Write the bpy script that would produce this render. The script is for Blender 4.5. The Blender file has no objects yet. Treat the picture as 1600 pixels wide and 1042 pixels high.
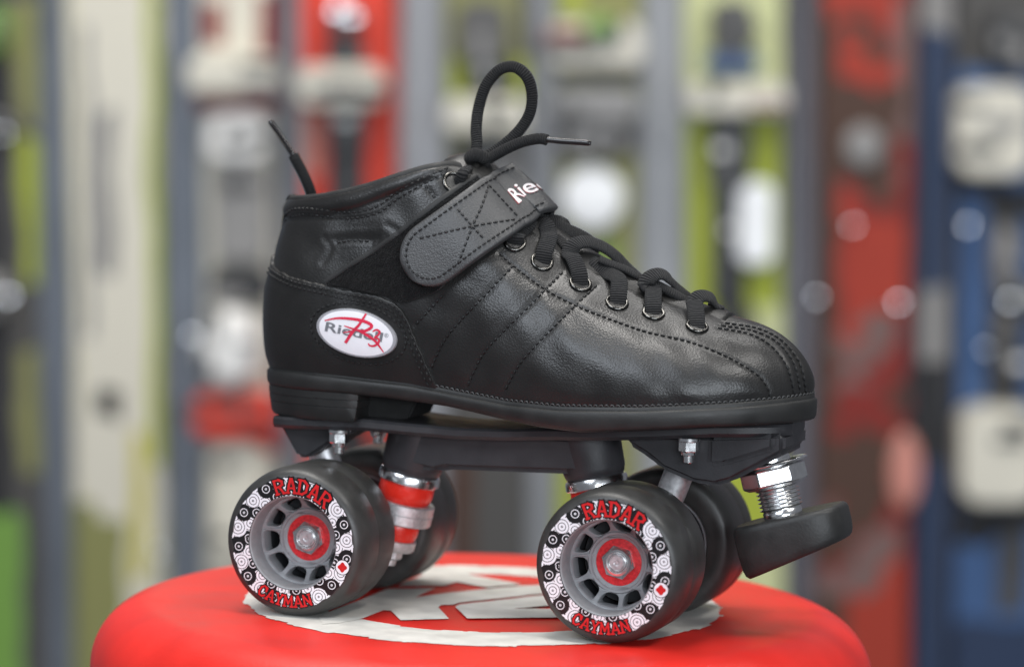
import bpy, bmesh, math, random
import numpy as np
from mathutils import Vector, Matrix, kdtree
from mathutils.bvhtree import BVHTree
from mathutils.geometry import delaunay_2d_cdt

random.seed(7); rng = np.random.default_rng(7)
scene = bpy.context.scene
COL = scene.collection
PI = math.pi

# ------------------------------------------------------------------ camera model (photo is 1600 x 1042)
PX, PY, F = 800.0, 521.0, 4802.0
CAM = np.array([.4165, -1.2079, .2168])
YAW, PITCH, ROLL = (math.radians(a) for a in (18.81, 4.49, 1.59))
def cam_rot():
    f = np.array([-math.sin(YAW)*math.cos(PITCH), math.cos(YAW)*math.cos(PITCH), -math.sin(PITCH)])
    r = np.array([math.cos(YAW), math.sin(YAW), 0.])
    u = np.cross(r, f); c, s = math.cos(ROLL), math.sin(ROLL)
    return np.array([c*r+s*u, -s*r+c*u, f])
RC = cam_rot()
def ray(px, py):
    d = np.array([(px-PX)/F, -(py-PY)/F, 1.0]) @ RC
    return d/np.linalg.norm(d)
def Uy(px, py, y):
    d = ray(px, py); return CAM + d*((y-CAM[1])/d[1])
def Uz(px, py, z):
    d = ray(px, py); return CAM + d*((z-CAM[2])/d[2])
def Up(px, py, p, n):
    d = ray(px, py); return CAM + d*(np.dot(np.asarray(p)-CAM, n)/np.dot(d, n))

# ------------------------------------------------------------------ materials
def srgb(r, g, b):
    f = lambda c: (c/255/12.92) if c/255 <= .04045 else ((c/255+.055)/1.055)**2.4
    return (f(r), f(g), f(b))
def mat(name, color, rough=.5, metal=0., spec=.5, noise=None, bump=None, coat=0., sheen=0.):
    """noise=(scale, amount) varies the base colour; bump=list of (kind, scale, strength mm)"""
    m = bpy.data.materials.new(name); m.use_nodes = True
    nt = m.node_tree; b = nt.nodes['Principled BSDF']; L = nt.links
    b.inputs['Base Color'].default_value = (*color, 1)
    b.inputs['Roughness'].default_value = rough; b.inputs['Metallic'].default_value = metal
    b.inputs['Specular IOR Level'].default_value = spec
    b.inputs['Coat Weight'].default_value = coat; b.inputs['Coat Roughness'].default_value = .08
    b.inputs['Sheen Weight'].default_value = sheen
    tc = nt.nodes.new('ShaderNodeTexCoord')
    if noise:
        n = nt.nodes.new('ShaderNodeTexNoise'); n.inputs['Scale'].default_value = noise[0]; n.inputs['Detail'].default_value = 5
        L.new(tc.outputs['Object'], n.inputs['Vector'])
        r = nt.nodes.new('ShaderNodeValToRGB'); L.new(n.outputs['Fac'], r.inputs['Fac'])
        k = noise[1]
        r.color_ramp.elements[0].position = .3; r.color_ramp.elements[1].position = .7
        r.color_ramp.elements[0].color = (*[c*(1-k) for c in color], 1)
        r.color_ramp.elements[1].color = (*[min(1, c*(1+k)) for c in color], 1)
        L.new(r.outputs['Color'], b.inputs['Base Color'])
        mr = nt.nodes.new('ShaderNodeMapRange'); L.new(n.outputs['Fac'], mr.inputs['Value'])
        mr.inputs['From Min'].default_value = .3; mr.inputs['From Max'].default_value = .7
        mr.inputs['To Min'].default_value = rough*.85; mr.inputs['To Max'].default_value = min(1, rough*1.15)
        L.new(mr.outputs['Result'], b.inputs['Roughness'])
    prev = None
    for kind, sc, st in (bump or []):
        if kind == 'voronoi':
            t = nt.nodes.new('ShaderNodeTexVoronoi'); t.inputs['Scale'].default_value = sc; out = t.outputs['Distance']
            t.inputs['Randomness'].default_value = 1.
        elif kind == 'wave':
            t = nt.nodes.new('ShaderNodeTexWave'); t.inputs['Scale'].default_value = sc; out = t.outputs['Fac']
            t.inputs['Distortion'].default_value = 1.5; t.inputs['Detail Scale'].default_value = 2
        elif kind == 'musgrave':
            t = nt.nodes.new('ShaderNodeTexNoise'); t.noise_type = 'RIDGED_MULTIFRACTAL'; t.inputs['Scale'].default_value = sc
            t.inputs['Detail'].default_value = 3; out = t.outputs['Fac']
        else:
            t = nt.nodes.new('ShaderNodeTexNoise'); t.inputs['Scale'].default_value = sc; t.inputs['Detail'].default_value = 4; out = t.outputs['Fac']
        L.new(tc.outputs['UV' if kind == 'wave' else 'Object'], t.inputs['Vector'])
        bp = nt.nodes.new('ShaderNodeBump'); bp.inputs['Distance'].default_value = st/1000.; bp.inputs['Strength'].default_value = 1
        L.new(out, bp.inputs['Height'])
        if prev: L.new(prev.outputs['Normal'], bp.inputs['Normal'])
        prev = bp
    if prev: L.new(prev.outputs['Normal'], b.inputs['Normal'])
    return m

M = {}
M['leather'] = mat('black_leather', (.0125, .012, .0115), .37, spec=.6, noise=(45, .2), bump=[('noise', 60, .14), ('musgrave', 420, .035), ('voronoi', 1300, .075)])
M['leather_plain'] = mat('smooth_black_leather', (.0110, .0105, .0100), .41, noise=(60, .12), bump=[('noise', 60, .2), ('voronoi', 1200, .05)])
M['strap'] = mat('charcoal_strap_leather', (.050, .050, .051), .42, noise=(90, .1), bump=[('musgrave', 260, .05), ('voronoi', 1300, .10)])
M['hook'] = mat('black_hook_pile', (.0045, .0045, .0048), .95, spec=.15, noise=(1700, .95), bump=[('noise', 1500, .9)], sheen=.1)
M['lining'] = mat('black_lining', (.012, .012, .012), .6, noise=(200, .2), bump=[('noise', 1500, .1)])
M['thread'] = mat('black_thread', (.010, .010, .0105), .45, bump=[('noise', 3000, .1)])
M['lace'] = mat('black_lace_weave', (.0070, .0070, .0078), .8, spec=.3, noise=(800, .3), bump=[('wave', 1.0, .5), ('noise', 2600, .2)], sheen=.06)
M['aglet'] = mat('black_aglet_plastic', (.015, .013, .013), .22, noise=(300, .1))
M['sole'] = mat('black_sole_rubber', (.0155, .0155, .015), .50, noise=(90, .2), bump=[('noise', 900, .05)])
M['dark'] = mat('dark_recess_rubber', (.005, .005, .005), .75, noise=(150, .1))
M['plate'] = mat('black_nylon_plate', (.025, .0245, .0275), .50, noise=(120, .15), bump=[('noise', 1500, .06)])
M['chrome'] = mat('bright_zinc_steel', (.86, .86, .86), .21, 1., noise=(400, .06))
M['eyelet'] = mat('dark_nickel_eyelet', (.115, .112, .105), .18, 1., noise=(400, .1))
M['alloy'] = mat('cast_aluminium', (.62, .62, .63), .45, .85, noise=(700, .15), bump=[('noise', 2500, .08)])
M['cushion'] = mat('red_urethane', (.68, .028, .016), .26, noise=(200, .08))
M['tyre'] = mat('dark_grey_urethane', (.034, .0337, .0325), .42, noise=(110, .2), bump=[('noise', 300, .06), ('noise', 1500, .03)])
M['hub'] = mat('grey_nylon_hub', (.24, .245, .256), .5, noise=(300, .1), bump=[('noise', 1200, .04)])
M['hub_dark'] = mat('dark_hub_core', (.035, .037, .042), .5, noise=(300, .1))
M['bearing_red'] = mat('red_bearing_shield', (.62, .028, .034), .36, .1, noise=(900, .25), bump=[('noise', 2000, .08)])
M['bearing_rim'] = mat('dark_bearing_steel', (.22, .22, .23), .3, 1., noise=(400, .1))
M['rubber'] = mat('black_stop_rubber', (.018, .018, .0175), .50, noise=(140, .2), bump=[('noise', 900, .08), ('noise', 120, .1)])
M['red_ink'] = mat('red_print_ink', (.54, .014, .016), .35, noise=(500, .15))
M['black_ink'] = mat('black_print_ink', (.008, .008, .009), .35, noise=(500, .1))
M['badge'] = mat('white_domed_badge', (.80, .79, .82), .12, noise=(300, .02), coat=1.)
M['badge_rim'] = mat('grey_badge_rim', (.30, .30, .32), .25, noise=(300, .05), coat=.6)
M['badge_grey'] = mat('grey_badge_lettering', (.17, .175, .19), .25, noise=(400, .05))
M['badge_red'] = mat('crimson_badge_script', (.62, .03, .07), .25, noise=(400, .05))
M['pale_text'] = mat('pale_strap_lettering', (.72, .66, .66), .5, noise=(600, .05))
M['dull_red_text'] = mat('dull_red_lettering_edge', (.36, .05, .06), .5, noise=(600, .05))
M['vinyl'] = mat('red_stool_vinyl', (.70, .021, .013), .42, noise=(28, .13), bump=[('voronoi', 1400, .05), ('noise', 700, .05), ('noise', 14, .6)])
M['logo_white'] = mat('off_white_print', (.70, .68, .63), .46, noise=(90, .12), bump=[('voronoi', 1400, .05), ('noise', 700, .05)])

# ------------------------------------------------------------------ mesh helpers
def link(name, me, material=None, parent=None, smooth=True):
    if material is not None: me.materials.append(material)
    if smooth:
        me.polygons.foreach_set('use_smooth', [True]*len(me.polygons))
    o = bpy.data.objects.new(name, me); COL.objects.link(o)
    if parent is not None: o.parent = parent
    return o
def mesh(name, V, Fc, material=None, parent=None, smooth=True, sharp=None):
    me = bpy.data.meshes.new(name)
    me.from_pydata([tuple(map(float, v)) for v in V], [], [tuple(map(int, f)) for f in Fc]); me.update()
    o = link(name, me, material, parent, smooth)
    if sharp: me.set_sharp_from_angle(angle=math.radians(sharp))
    return o
class MB:
    """collects pieces of one part"""
    def __init__(s): s.V = []; s.F = []; s.mi = []
    def add(s, V, Fc, mi=0):
        k = len(s.V); s.V += [tuple(map(float, v)) for v in V]; s.F += [tuple(int(i)+k for i in f) for f in Fc]; s.mi += [mi]*len(Fc)
    def build(s, name, mats, parent=None, smooth=True, sharp=40):
        me = bpy.data.meshes.new(name); me.from_pydata(s.V, [], s.F); me.update()
        mats = mats if isinstance(mats, list) else [mats]
        for m in mats: me.materials.append(m)
        me.polygons.foreach_set('material_index', s.mi)
        o = link(name, me, None, parent, smooth)
        if sharp: me.set_sharp_from_angle(angle=math.radians(sharp))
        return o
def grid_faces(nu, nv, wrap=False):
    Fc = []
    for i in range(nu if wrap else nu-1):
        j = (i+1) % nu
        for k in range(nv-1): Fc.append((i*nv+k, j*nv+k, j*nv+k+1, i*nv+k+1))
    return Fc
def frame(axis, hint=(0, 0, 1)):
    a = np.array(axis, float); a /= np.linalg.norm(a); h = np.array(hint, float)
    if abs(np.dot(a, h)/np.linalg.norm(h)) > .95: h = np.array([1., 0, 0])
    x = np.cross(h, a); x /= np.linalg.norm(x); return x, np.cross(a, x), a
def lathe(mb, prof, origin, axis, seg=64, mi=0, hexa=False, phase=0., hint=(0, 0, 1)):
    """prof: (radius, height along the axis)"""
    x, y, a = frame(axis, hint); o = np.array(origin, float); V = []
    seg = 6 if hexa else seg
    for i in range(seg):
        t = phase+2*PI*i/seg
        for r, h in prof: V.append(o+a*h+(x*math.cos(t)+y*math.sin(t))*r)
    n = len(prof); Fc = grid_faces(seg, n, True)
    for k in (0, n-1):
        if prof[k][0] > 1e-6: Fc.append(tuple(i*n+k for i in range(seg)))
    mb.add(V, Fc, mi)
def cat(P, n, closed=False):
    """Catmull-Rom through P, n samples evenly spread by arc length"""
    P = np.array(P, float)
    if len(P) == 2 and not closed:
        return P[0]+(P[1]-P[0])*np.linspace(0, 1, n)[:, None]
    Q = np.vstack([P[-1], P, P[0], P[1]]) if closed else np.vstack([2*P[0]-P[1], P, 2*P[-1]-P[-2]])
    out = []
    for i in range(1, len(Q)-2):
        p0, p1, p2, p3 = Q[i-1:i+3]
        t = np.linspace(0, 1, 24, endpoint=False)[:, None]
        out.append(.5*(2*p1+(p2-p0)*t+(2*p0-5*p1+4*p2-p3)*t**2+(3*p1-p0-3*p2+p3)*t**3))
    out = np.vstack(out+[Q[-2][None]])
    d = np.r_[0, np.cumsum(np.linalg.norm(np.diff(out, axis=0), axis=1))]
    s = np.linspace(0, d[-1], n+1)[:-1] if closed else np.linspace(0, d[-1], n)
    return np.stack([np.interp(s, d, out[:, k]) for k in range(P.shape[1])], 1)
def tube(mb, path, a, b, nhint, seg=14, mi=0, uv=None, taper=None, n=None):
    """flattened tube: half width a across, half thickness b along the normal hint (one vector or one per point)"""
    path = np.array(path, float); N = len(path)
    T = np.gradient(path, axis=0); T /= np.linalg.norm(T, axis=1)[:, None]
    H = np.array(nhint, float); H = np.broadcast_to(H, path.shape) if H.ndim == 1 else H
    V = []
    for i in range(N):
        s = np.cross(T[i], H[i]); s /= max(1e-9, np.linalg.norm(s)); nn = np.cross(s, T[i])
        k = 1. if taper is None else taper[i]
        for j in range(seg):
            t = 2*PI*j/seg; c, q = math.cos(t), math.sin(t)
            V.append(path[i]+s*(a*k*np.sign(c)*abs(c)**.8)+nn*(b*k*np.sign(q)*abs(q)**.8))
    Fc = grid_faces(N, seg)
    for i in range(N-1): Fc.append((i*seg+seg-1, (i+1)*seg+seg-1, (i+1)*seg, i*seg))
    Fc = [f for f in Fc]
    Fc.append(tuple(range(seg))); Fc.append(tuple((N-1)*seg+j for j in range(seg)))
    mb.add(V, Fc, mi)
def tube_uv(o, step=.0011):
    """uv along the lace so that the weave runs across it"""
    me = o.data; uvl = me.uv_layers.new(name='UVMap')
    co = np.array([v.co[:] for v in me.vertices])
    seg = 14; idx = np.arange(len(co))//seg
    cen = np.array([co[idx == i].mean(0) for i in range(idx.max()+1)])
    d = np.r_[0, np.cumsum(np.linalg.norm(np.diff(cen, axis=0), axis=1))]/step
    for l in me.loops:
        v = l.vertex_index; uvl.data[l.index].uv = (d[v//seg]/ (2*PI)*2.2 + (v % seg)*.03, (v % seg)/seg)
def prism(mb, poly, y0, y1, bevel=.001, mi=0, M4=None, seg=2):
    """poly in (x, z), extruded along y and bevelled"""
    bm = bmesh.new()
    vs = [bm.verts.new((p[0], y0, p[1])) for p in poly]
    f = bm.faces.new(vs)
    r = bmesh.ops.extrude_face_region(bm, geom=[f])
    bmesh.ops.translate(bm, verts=[e for e in r['geom'] if isinstance(e, bmesh.types.BMVert)], vec=(0, y1-y0, 0))
    bmesh.ops.recalc_face_normals(bm, faces=bm.faces)
    if bevel > 0: bmesh.ops.bevel(bm, geom=list(bm.edges), offset=bevel, segments=seg, affect='EDGES', clamp_overlap=True)
    if M4 is not None: bmesh.ops.transform(bm, matrix=M4, verts=bm.verts)
    bm.verts.index_update()
    mb.add([v.co[:] for v in bm.verts], [[v.index for v in f.verts] for f in bm.faces], mi); bm.free()
def text_mesh(body, size=1., offset=0., shear=0., spacing=1.):
    """flat glyph mesh from the built-in font: (N,2) points and faces"""
    cu = bpy.data.curves.new('glyphs', 'FONT'); cu.body = body; cu.size = size; cu.offset = offset; cu.shear = shear
    cu.space_character = spacing; cu.resolution_u = 6; cu.fill_mode = 'FRONT'
    o = bpy.data.objects.new('glyphs', cu); COL.objects.link(o)
    dg = bpy.context.evaluated_depsgraph_get(); me = bpy.data.meshes.new_from_object(o.evaluated_get(dg))
    V = np.array([v.co[:2] for v in me.vertices]); Fc = [tuple(p.vertices) for p in me.polygons]
    bpy.data.objects.remove(o); bpy.data.curves.remove(cu); bpy.data.meshes.remove(me)
    return V, Fc
def cdt(poly, step, holes=()):
    """triangulated polygon with interior points"""
    poly = np.array(poly, float); pts = []; edges = []
    for loop in [poly]+[np.array(h, float) for h in holes]:
        k = len(pts); L_ = []
        for i in range(len(loop)):
            a, b = loop[i], loop[(i+1) % len(loop)]; n = max(1, int(np.linalg.norm(b-a)/step))
            for t in range(n): L_.append(a+(b-a)*t/n)
        pts += L_; edges += [(k+i, k+(i+1) % len(L_)) for i in range(len(L_))]
    nb = len(pts); mn, mx = poly.min(0), poly.max(0)
    B = np.array(pts)
    for x in np.arange(mn[0], mx[0], step):
        for y in np.arange(mn[1], mx[1], step):
            q = np.array([x+.31*step*((int(y/step)) % 2), y])
            if np.min(np.sum((B-q)**2, 1)) > (.6*step)**2: pts.append(q)
    r = delaunay_2d_cdt([Vector(p) for p in pts], edges, [], 1, 1e-6)
    V = np.array([v[:] for v in r[0]]); Fc = [tuple(f) for f in r[2]]
    return V, Fc
def boundary(Fc):
    c = {}
    for f in Fc:
        for i in range(len(f)):
            a, b = f[i], f[(i+1) % len(f)]
            if (b, a) in c: del c[(b, a)]
            else: c[(a, b)] = 1
    return list(c)
def slab(mb, top, bot, Fc, mi=0):
    """closed slab between two point sheets"""
    n = len(top); Fb = [tuple(n+i for i in reversed(f)) for f in Fc]
    side = [(b, a, a+n, b+n) for a, b in boundary(Fc)]
    mb.add(list(top)+list(bot), list(Fc)+Fb+side, mi)
def tag(o, label=None, cat_=None, group=None, kind=None):
    if label: o['label'] = label
    if cat_: o['category'] = cat_
    if group: o['group'] = group
    if kind: o['kind'] = kind
    return o
def empty(name, loc=(0, 0, 0)):
    o = bpy.data.objects.new(name, None); COL.objects.link(o); o.location = loc; o.empty_display_size = .02; return o

# ================================================================== the roller skate
skate = empty('roller_skate')
tag(skate, 'black leather quad roller skate with grey wheels and black toe stop, on the red stool', 'roller skate')

# ---- boot upper: ribs from the welt line up to the collar, the throat or the toe ridge
def zs(x): return np.interp(x, [-.104, -.088, -.063, -.029, -.006, .016, .04, .074, .1, .126, .134],
                            [.0985, .0990, .0985, .0967, .0940, .0918, .0915, .0933, .0955, .0978, .0985])
ST = [  # P0 x, y | P1 x, y, z | handle at P0: out, up | handle at P1: dx, dy, dz
 (-.1008, 0,      -.0968, 0,      .1685, .0070, .024,  -.004, 0,     -.022),
 (-.0980, -.0120, -.0930, -.0090, .1688, .0070, .024,  -.0035, -.001, -.022),
 (-.0890, -.0222, -.0855, -.0160, .1695, .0070, .024,  -.002, -.002, -.023),
 (-.0735, -.0285, -.0720, -.0215, .1712, .0060, .026,  0, -.0025, -.024),
 (-.0500, -.0295, -.0535, -.0245, .1755, .0060, .028,  0, -.0025, -.026),
 (-.0250, -.0295, -.0370, -.0250, .1810, .0070, .030,  .002, -.003, -.028),
 (-.0020, -.0325, -.0230, -.0225, .1850, .0070, .032,  .004, -.006, -.028),
 (.0140,  -.0360, -.0130, -.0150, .1850, .0070, .033,  .006, -.012, -.024),
 (.0280,  -.0393, .0050,  -.0115, .1700, .0065, .030,  .006, -.014, -.017),
 (.0420,  -.0418, .0240,  -.0105, .1555, .0060, .026,  .005, -.015, -.0115),
 (.0580,  -.0431, .0460,  -.0095, .1440, .0055, .023,  .004, -.016, -.0070),
 (.0740,  -.0430, .0660,  -.0080, .1362, .0050, .0205, .003, -.017, -.0050),
 (.0900,  -.0405, .0860,  -.0050, .1310, .0045, .019,  .002, -.017, -.0035),
 (.1040,  -.0360, .0970,  0,      .1292, .0040, .017,  .003, -.018, -.0022),
 (.1160,  -.0280, .1050,  0,      .1275, .0035, .015,  .006, -.014, -.0022),
 (.1260,  -.0175, .1100,  0,      .1262, .0030, .0125, .008, -.0085, -.0025),
 (.1315,  -.0080, .1135,  0,      .1250, .0025, .011,  .0092, -.0040, -.0027),
 (.1335,  0,      .1148,  0,      .1245, .0025, .011,  .0095, 0,     -.0028)]
ST = np.array(ST)
flip = np.ones(10); flip[[1, 3, 8]] = -1
loop = np.vstack([ST, ST[-2:0:-1]*flip])          # heel -> near side -> toe -> far side
NU, NV = 720, 112
def loop_interp(loop, n):
    Q = np.vstack([loop[-2:], loop, loop[:3]])
    d = np.linalg.norm(np.diff(Q[:, :5], axis=0), axis=1)
    t = np.r_[0, np.cumsum(d**.8)]; t0, t1 = t[2], t[2+len(loop)]
    s = np.linspace(t0, t1, n, endpoint=False); out = np.zeros((n, loop.shape[1]))
    for k, u in enumerate(s):
        i = int(np.searchsorted(t, u, side='right'))-1
        h = t[i+1]-t[i]; w = (u-t[i])/h
        m0 = (Q[i+1]-Q[i-1])/(t[i+1]-t[i-1])*h; m1 = (Q[i+2]-Q[i])/(t[i+2]-t[i])*h
        out[k] = (2*w**3-3*w**2+1)*Q[i]+(w**3-2*w**2+w)*m0+(-2*w**3+3*w**2)*Q[i+1]+(w**3-w**2)*m1
    return out, (s-t0)/(t1-t0), (t[2:2+len(loop)]-t0)/(t1-t0)
CO, US, UST = loop_interp(loop, NU)
P0 = np.stack([CO[:, 0], CO[:, 1], zs(CO[:, 0])], 1); P1 = CO[:, 2:5]
tg = np.roll(P0, -1, 0)-np.roll(P0, 1, 0); on = np.stack([tg[:, 1], -tg[:, 0]], 1); on /= np.linalg.norm(on, axis=1)[:, None]
on *= np.sign(np.sum(on*(P0[:, :2]-np.array([.0, 0])), 1))[:, None]
C1 = P0+np.stack([on[:, 0]*CO[:, 5], on[:, 1]*CO[:, 5], CO[:, 6]], 1); C2 = P1+CO[:, 7:10]
vv = np.linspace(0, 1, NV)
B = [((1-vv)**3), 3*vv*(1-vv)**2, 3*vv**2*(1-vv), vv**3]
S = sum(b[None, :, None]*p[:, None, :] for b, p in zip(B, (P0, C1, C2, P1)))     # (NU, NV, 3)
def normals(S):
    du = np.roll(S, -1, 0)-np.roll(S, 1, 0); dv = np.gradient(S, axis=1)
    n = np.cross(du, dv); n /= np.maximum(1e-12, np.linalg.norm(n, axis=2))[:, :, None]; return n
def col_of(station): return UST[station]
# padded collar roll
dist = np.linalg.norm(S-S[:, -1:, :], axis=2)
usym = np.minimum(US, 1-US)                         # 0 at the heel, .5 at the toe
cw = np.clip((UST[7]-usym)/(UST[7]-UST[5]), 0, 1)
dep = np.interp(usym, [0, UST[3], UST[5], UST[7]], [.0075, .0085, .0065, .0035])
Nn = normals(S)
q = dist/dep[:, None]
S = S+Nn*((.0012*np.sin(PI*np.clip(q, 0, 1))**1.0-.0006*np.exp(-((q-1)/.16)**2))*cw[:, None])[:, :, None]
QF = grid_faces(NU, NV, True)
def bvh_of(V, Fc): return BVHTree.FromPolygons([tuple(v) for v in V], Fc)
BV = bvh_of(S.reshape(-1, 3), QF)
def hit(px, py, bv=None):
    d = ray(px, py); r = (bv or BV).ray_cast(Vector(CAM), Vector(d))
    if r[0] is None:
        r = (bv or BV).find_nearest(Vector(Uy(px, py, -.01)))
    n = np.array(r[1]); n = n if np.dot(n, d) < 0 else -n
    return np.array(r[0]), n, r[2]
def hits(path, n, bv=None):
    pp = cat(path, n); h = [hit(a, b, bv) for a, b in pp]
    return np.array([a[0] for a in h]), np.array([a[1] for a in h])
def uvof(idx): return idx//(NV-1), idx % (NV-1)

# ---- seam lines seen on the near side (photo tracing, laid onto the shell)
def z_(pts, ox, oy, k): return [(ox+a/k, oy+b/k) for a, b in pts]
seams_upper = [
 z_([(395, 270), (210, 470)], 600, 400, 4.34),
 z_([(880, 60), (640, 310), (470, 490), (385, 610), (335, 720), (318, 770)], 600, 400, 4.34),
 z_([(1210, 110), (1090, 230), (800, 520), (680, 650), (610, 780), (560, 900)], 600, 400, 4.34),
 z_([(1440, 200), (1290, 340), (1060, 570), (920, 730), (850, 850), (812, 930)], 600, 400, 4.34),
 [(781, 396), (801, 414), (851, 451), (900, 477), (950, 497), (1010, 518), (1072, 532), (1124, 551), (1161, 570), (1187, 588), (1200, 608), (1204, 626)],
 [(1122, 512), (1170, 521), (1205, 540), (1228, 570), (1238, 600), (1242, 622)],
 [(1127, 508), (1175, 516), (1213, 533), (1238, 563), (1248, 595), (1251, 619)],
 [(1133, 504), (1185, 513), (1222, 532), (1248, 564), (1257, 595), (1260, 617)],
 z_([(600, 470), (700, 455), (860, 460)], 400, 280, 4.737),
 [(700, 262), (664, 277), (640, 289), (612, 306), (590, 322), (560, 331), (530, 332), (500, 328), (470, 326), (452, 330), (436, 348)],
 [(702, 268), (668, 284), (644, 297), (616, 314), (594, 331), (562, 340), (530, 341), (500, 337), (470, 335), (452, 339)],
 [(664, 290), (680, 309)],
]
pts3 = []
for sm in seams_upper: pts3.append(hits(sm, 120)[0])
crease = [[(508, 372), (517, 384), (513, 399), (505, 410)], [(520, 374), (548, 371), (590, 372)], [(606, 352), (622, 362), (632, 374)]]
cr3 = np.vstack([hits(c, 40)[0] for c in crease]); kc = kdtree.KDTree(len(cr3)*2)
for i, p in enumerate(np.vstack([cr3, cr3*np.array([1, -1, 1])])): kc.insert(Vector(p), i)
kc.balance()
mir = [p*np.array([1, -1, 1]) for p in pts3]
allp = np.vstack(pts3+mir); kd = kdtree.KDTree(len(allp))
for i, p in enumerate(allp): kd.insert(Vector(p), i)
kd.balance()
flat = S.reshape(-1, 3); dd = np.array([kd.find(Vector(p))[2] for p in flat]).reshape(NU, NV)
puff = .0004*(1-np.exp(-(dd/.006)**2))-.00045*np.exp(-(dd/.0011)**2)
dc = np.array([kc.find(Vector(p))[2] for p in flat]).reshape(NU, NV)
puff = puff-.00024*np.exp(-(dc/.0012)**2)+.00012*np.exp(-((dc-.0028)/.0014)**2)
# gentle hand-made unevenness of the leather
ph = rng.uniform(0, 6.28, 8)
un = sum(np.sin(S[..., 0]*a+S[..., 2]*b+S[..., 1]*c+p) for a, b, c, p in zip((210, 330, 150, 420), (260, 190, 380, 120), (120, 250, 90, 310), ph))*.00009
edge = np.clip(vv*12, 0, 1)[None, :]*np.clip((1-vv)*12, 0, 1)[None, :]
Nn = normals(S); sgn = np.sign(np.mean(Nn[NU//4, :, 1]))*-1
S = S+Nn*sgn*((puff+un)*edge)[:, :, None]
BV = bvh_of(S.reshape(-1, 3), QF); NS = normals(S)*sgn

upper = mesh('boot_upper', S.reshape(-1, 3), QF, M['leather'], skate)
mod = upper.modifiers.new('thickness', 'SOLIDIFY'); mod.thickness = .0018; mod.offset = -1 if sgn > 0 else 1

def stitches(mb, path, bv=None, lift=.0001, dash=.0018, gap=.0008, r=.00042, jitter=.12):
    P, N = hits(path, 260, bv)
    ok = np.r_[True, np.linalg.norm(np.diff(P, axis=0), axis=1) < .01]
    d = np.r_[0, np.cumsum(np.linalg.norm(np.diff(P, axis=0), axis=1))]
    if not ok.all():
        k = int(np.argmin(ok)); P, N, d = P[:k], N[:k], d[:k]
    if len(P) < 4: return
    dash_run(mb, P, N, d, lift, dash, gap, r, jitter)
def dash_run(mb, P, N, d, lift, dash, gap, r, jitter=.08):
    s = 0.
    while s+dash < d[-1]:
        L_ = dash*(1+random.uniform(-jitter, jitter)); ss = np.array([s, s+.18*L_, s+.5*L_, s+.82*L_, s+L_])
        C = np.stack([np.interp(ss, d, P[:, k]) for k in range(3)], 1); NN = np.stack([np.interp(ss, d, N[:, k]) for k in range(3)], 1)
        C = C+NN*(lift+np.array([-.0004, .00012, .00022, .00012, -.0004]))[:, None]
        T = np.gradient(C, axis=0); V = []
        for i, k in enumerate((.45, .95, 1.05, .95, .45)):
            t = T[i]/np.linalg.norm(T[i]); b = np.cross(t, NN[i]); b /= np.linalg.norm(b); nn = np.cross(b, t)
            for j in range(6): V.append(C[i]+r*k*(b*math.cos(j*PI/3)*1.1+nn*math.sin(j*PI/3)))
        Fc = grid_faces(5, 6)+[(i*6+5, i*6+11, i*6+6, i*6) for i in range(4)]+[tuple(range(6)), tuple(range(24, 30))]
        mb.add(V, Fc); s += L_+gap
for sm in seams_upper:
    st = MB(); stitches(st, sm); st.build('stitching', M['thread'], upper)

# ---- collar lining: rolls over the collar edge and drops into the boot
c_idx = [i for i in range(NU) if usym[i] <= UST[7]*1.0]
c_idx = sorted(c_idx, key=lambda i: US[i] if US[i] < .5 else US[i]-1)
V = []; prof = []
for i in c_idx:
    e = S[i, -1]; inn = np.array([-e[0]*.0-.0, -np.sign(e[1])*1., 0]);
    cen = np.array([-.055, 0, e[2]]); inn = cen-e; inn[0] *= .35; inn[2] = 0; inn /= np.linalg.norm(inn)
    r_ = .0020
    for a in np.linspace(-.5, PI, 9): V.append(e+inn*(r_-r_*math.cos(a))+np.array([0, 0, r_*math.sin(a)-.0002]))
    for k, dz in ((.0048, -.010), (.004, -.025), (.003, -.045), (.006, -.060)): V.append(e+inn*k+np.array([0, 0, dz]))
mesh('collar_lining', V, grid_faces(len(c_idx), 13), M['lining'], skate)

# ---- tongue under the laces
spine = cat([(-.0235, .188), (-.016, .1895), (-.006, .1855), (.006, .1735), (.022, .1605), (.046, .1475), (.066, .1385), (.086, .1318), (.099, .1285)], 60)
V = []; NT = 25
for i, (x, z) in enumerate(spine):
    hw = .017 if i > 6 else .014+.0005*i
    for j in range(NT):
        y = -hw+2*hw*j/(NT-1); V.append((x-.10*abs(y), y, z-(y*y)*42-.0006))
to = mesh('tongue', V, grid_faces(60, NT), M['leather_plain'], skate)
md = to.modifiers.new('thickness', 'SOLIDIFY'); md.thickness = .004; md.offset = 0

# ---- heel counter: second layer of leather round the heel
top_px = z_([(85, 545), (110, 610), (180, 670), (280, 720), (390, 750), (520, 778), (640, 808), (760, 828), (860, 845), (960, 878), (1040, 915), (1100, 975), (1140, 1040)], 400, 280, 4.737)+[(652, 527), (662, 552), (672, 575), (684, 598), (691, 607)]
tu = []
for a, b in cat(top_px, 90):
    p, n, idx = hit(a, b); i, k = uvof(idx); tu.append((US[i] if US[i] < .5 else US[i]-1, vv[k]))
tu = np.array(tu); tu = tu[np.argsort(tu[:, 0])]
ue = tu[-1, 0]
def Sat(u, v, arr=S):
    f = (u % 1.)*NU; i = int(f) % NU; a = f-int(f); g = min(max(v, 0), 1)*(NV-1); k = min(int(g), NV-2); b = g-k; j = (i+1) % NU
    return (arr[i, k]*(1-a)+arr[j, k]*a)*(1-b)+(arr[i, k+1]*(1-a)+arr[j, k+1]*a)*b
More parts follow.
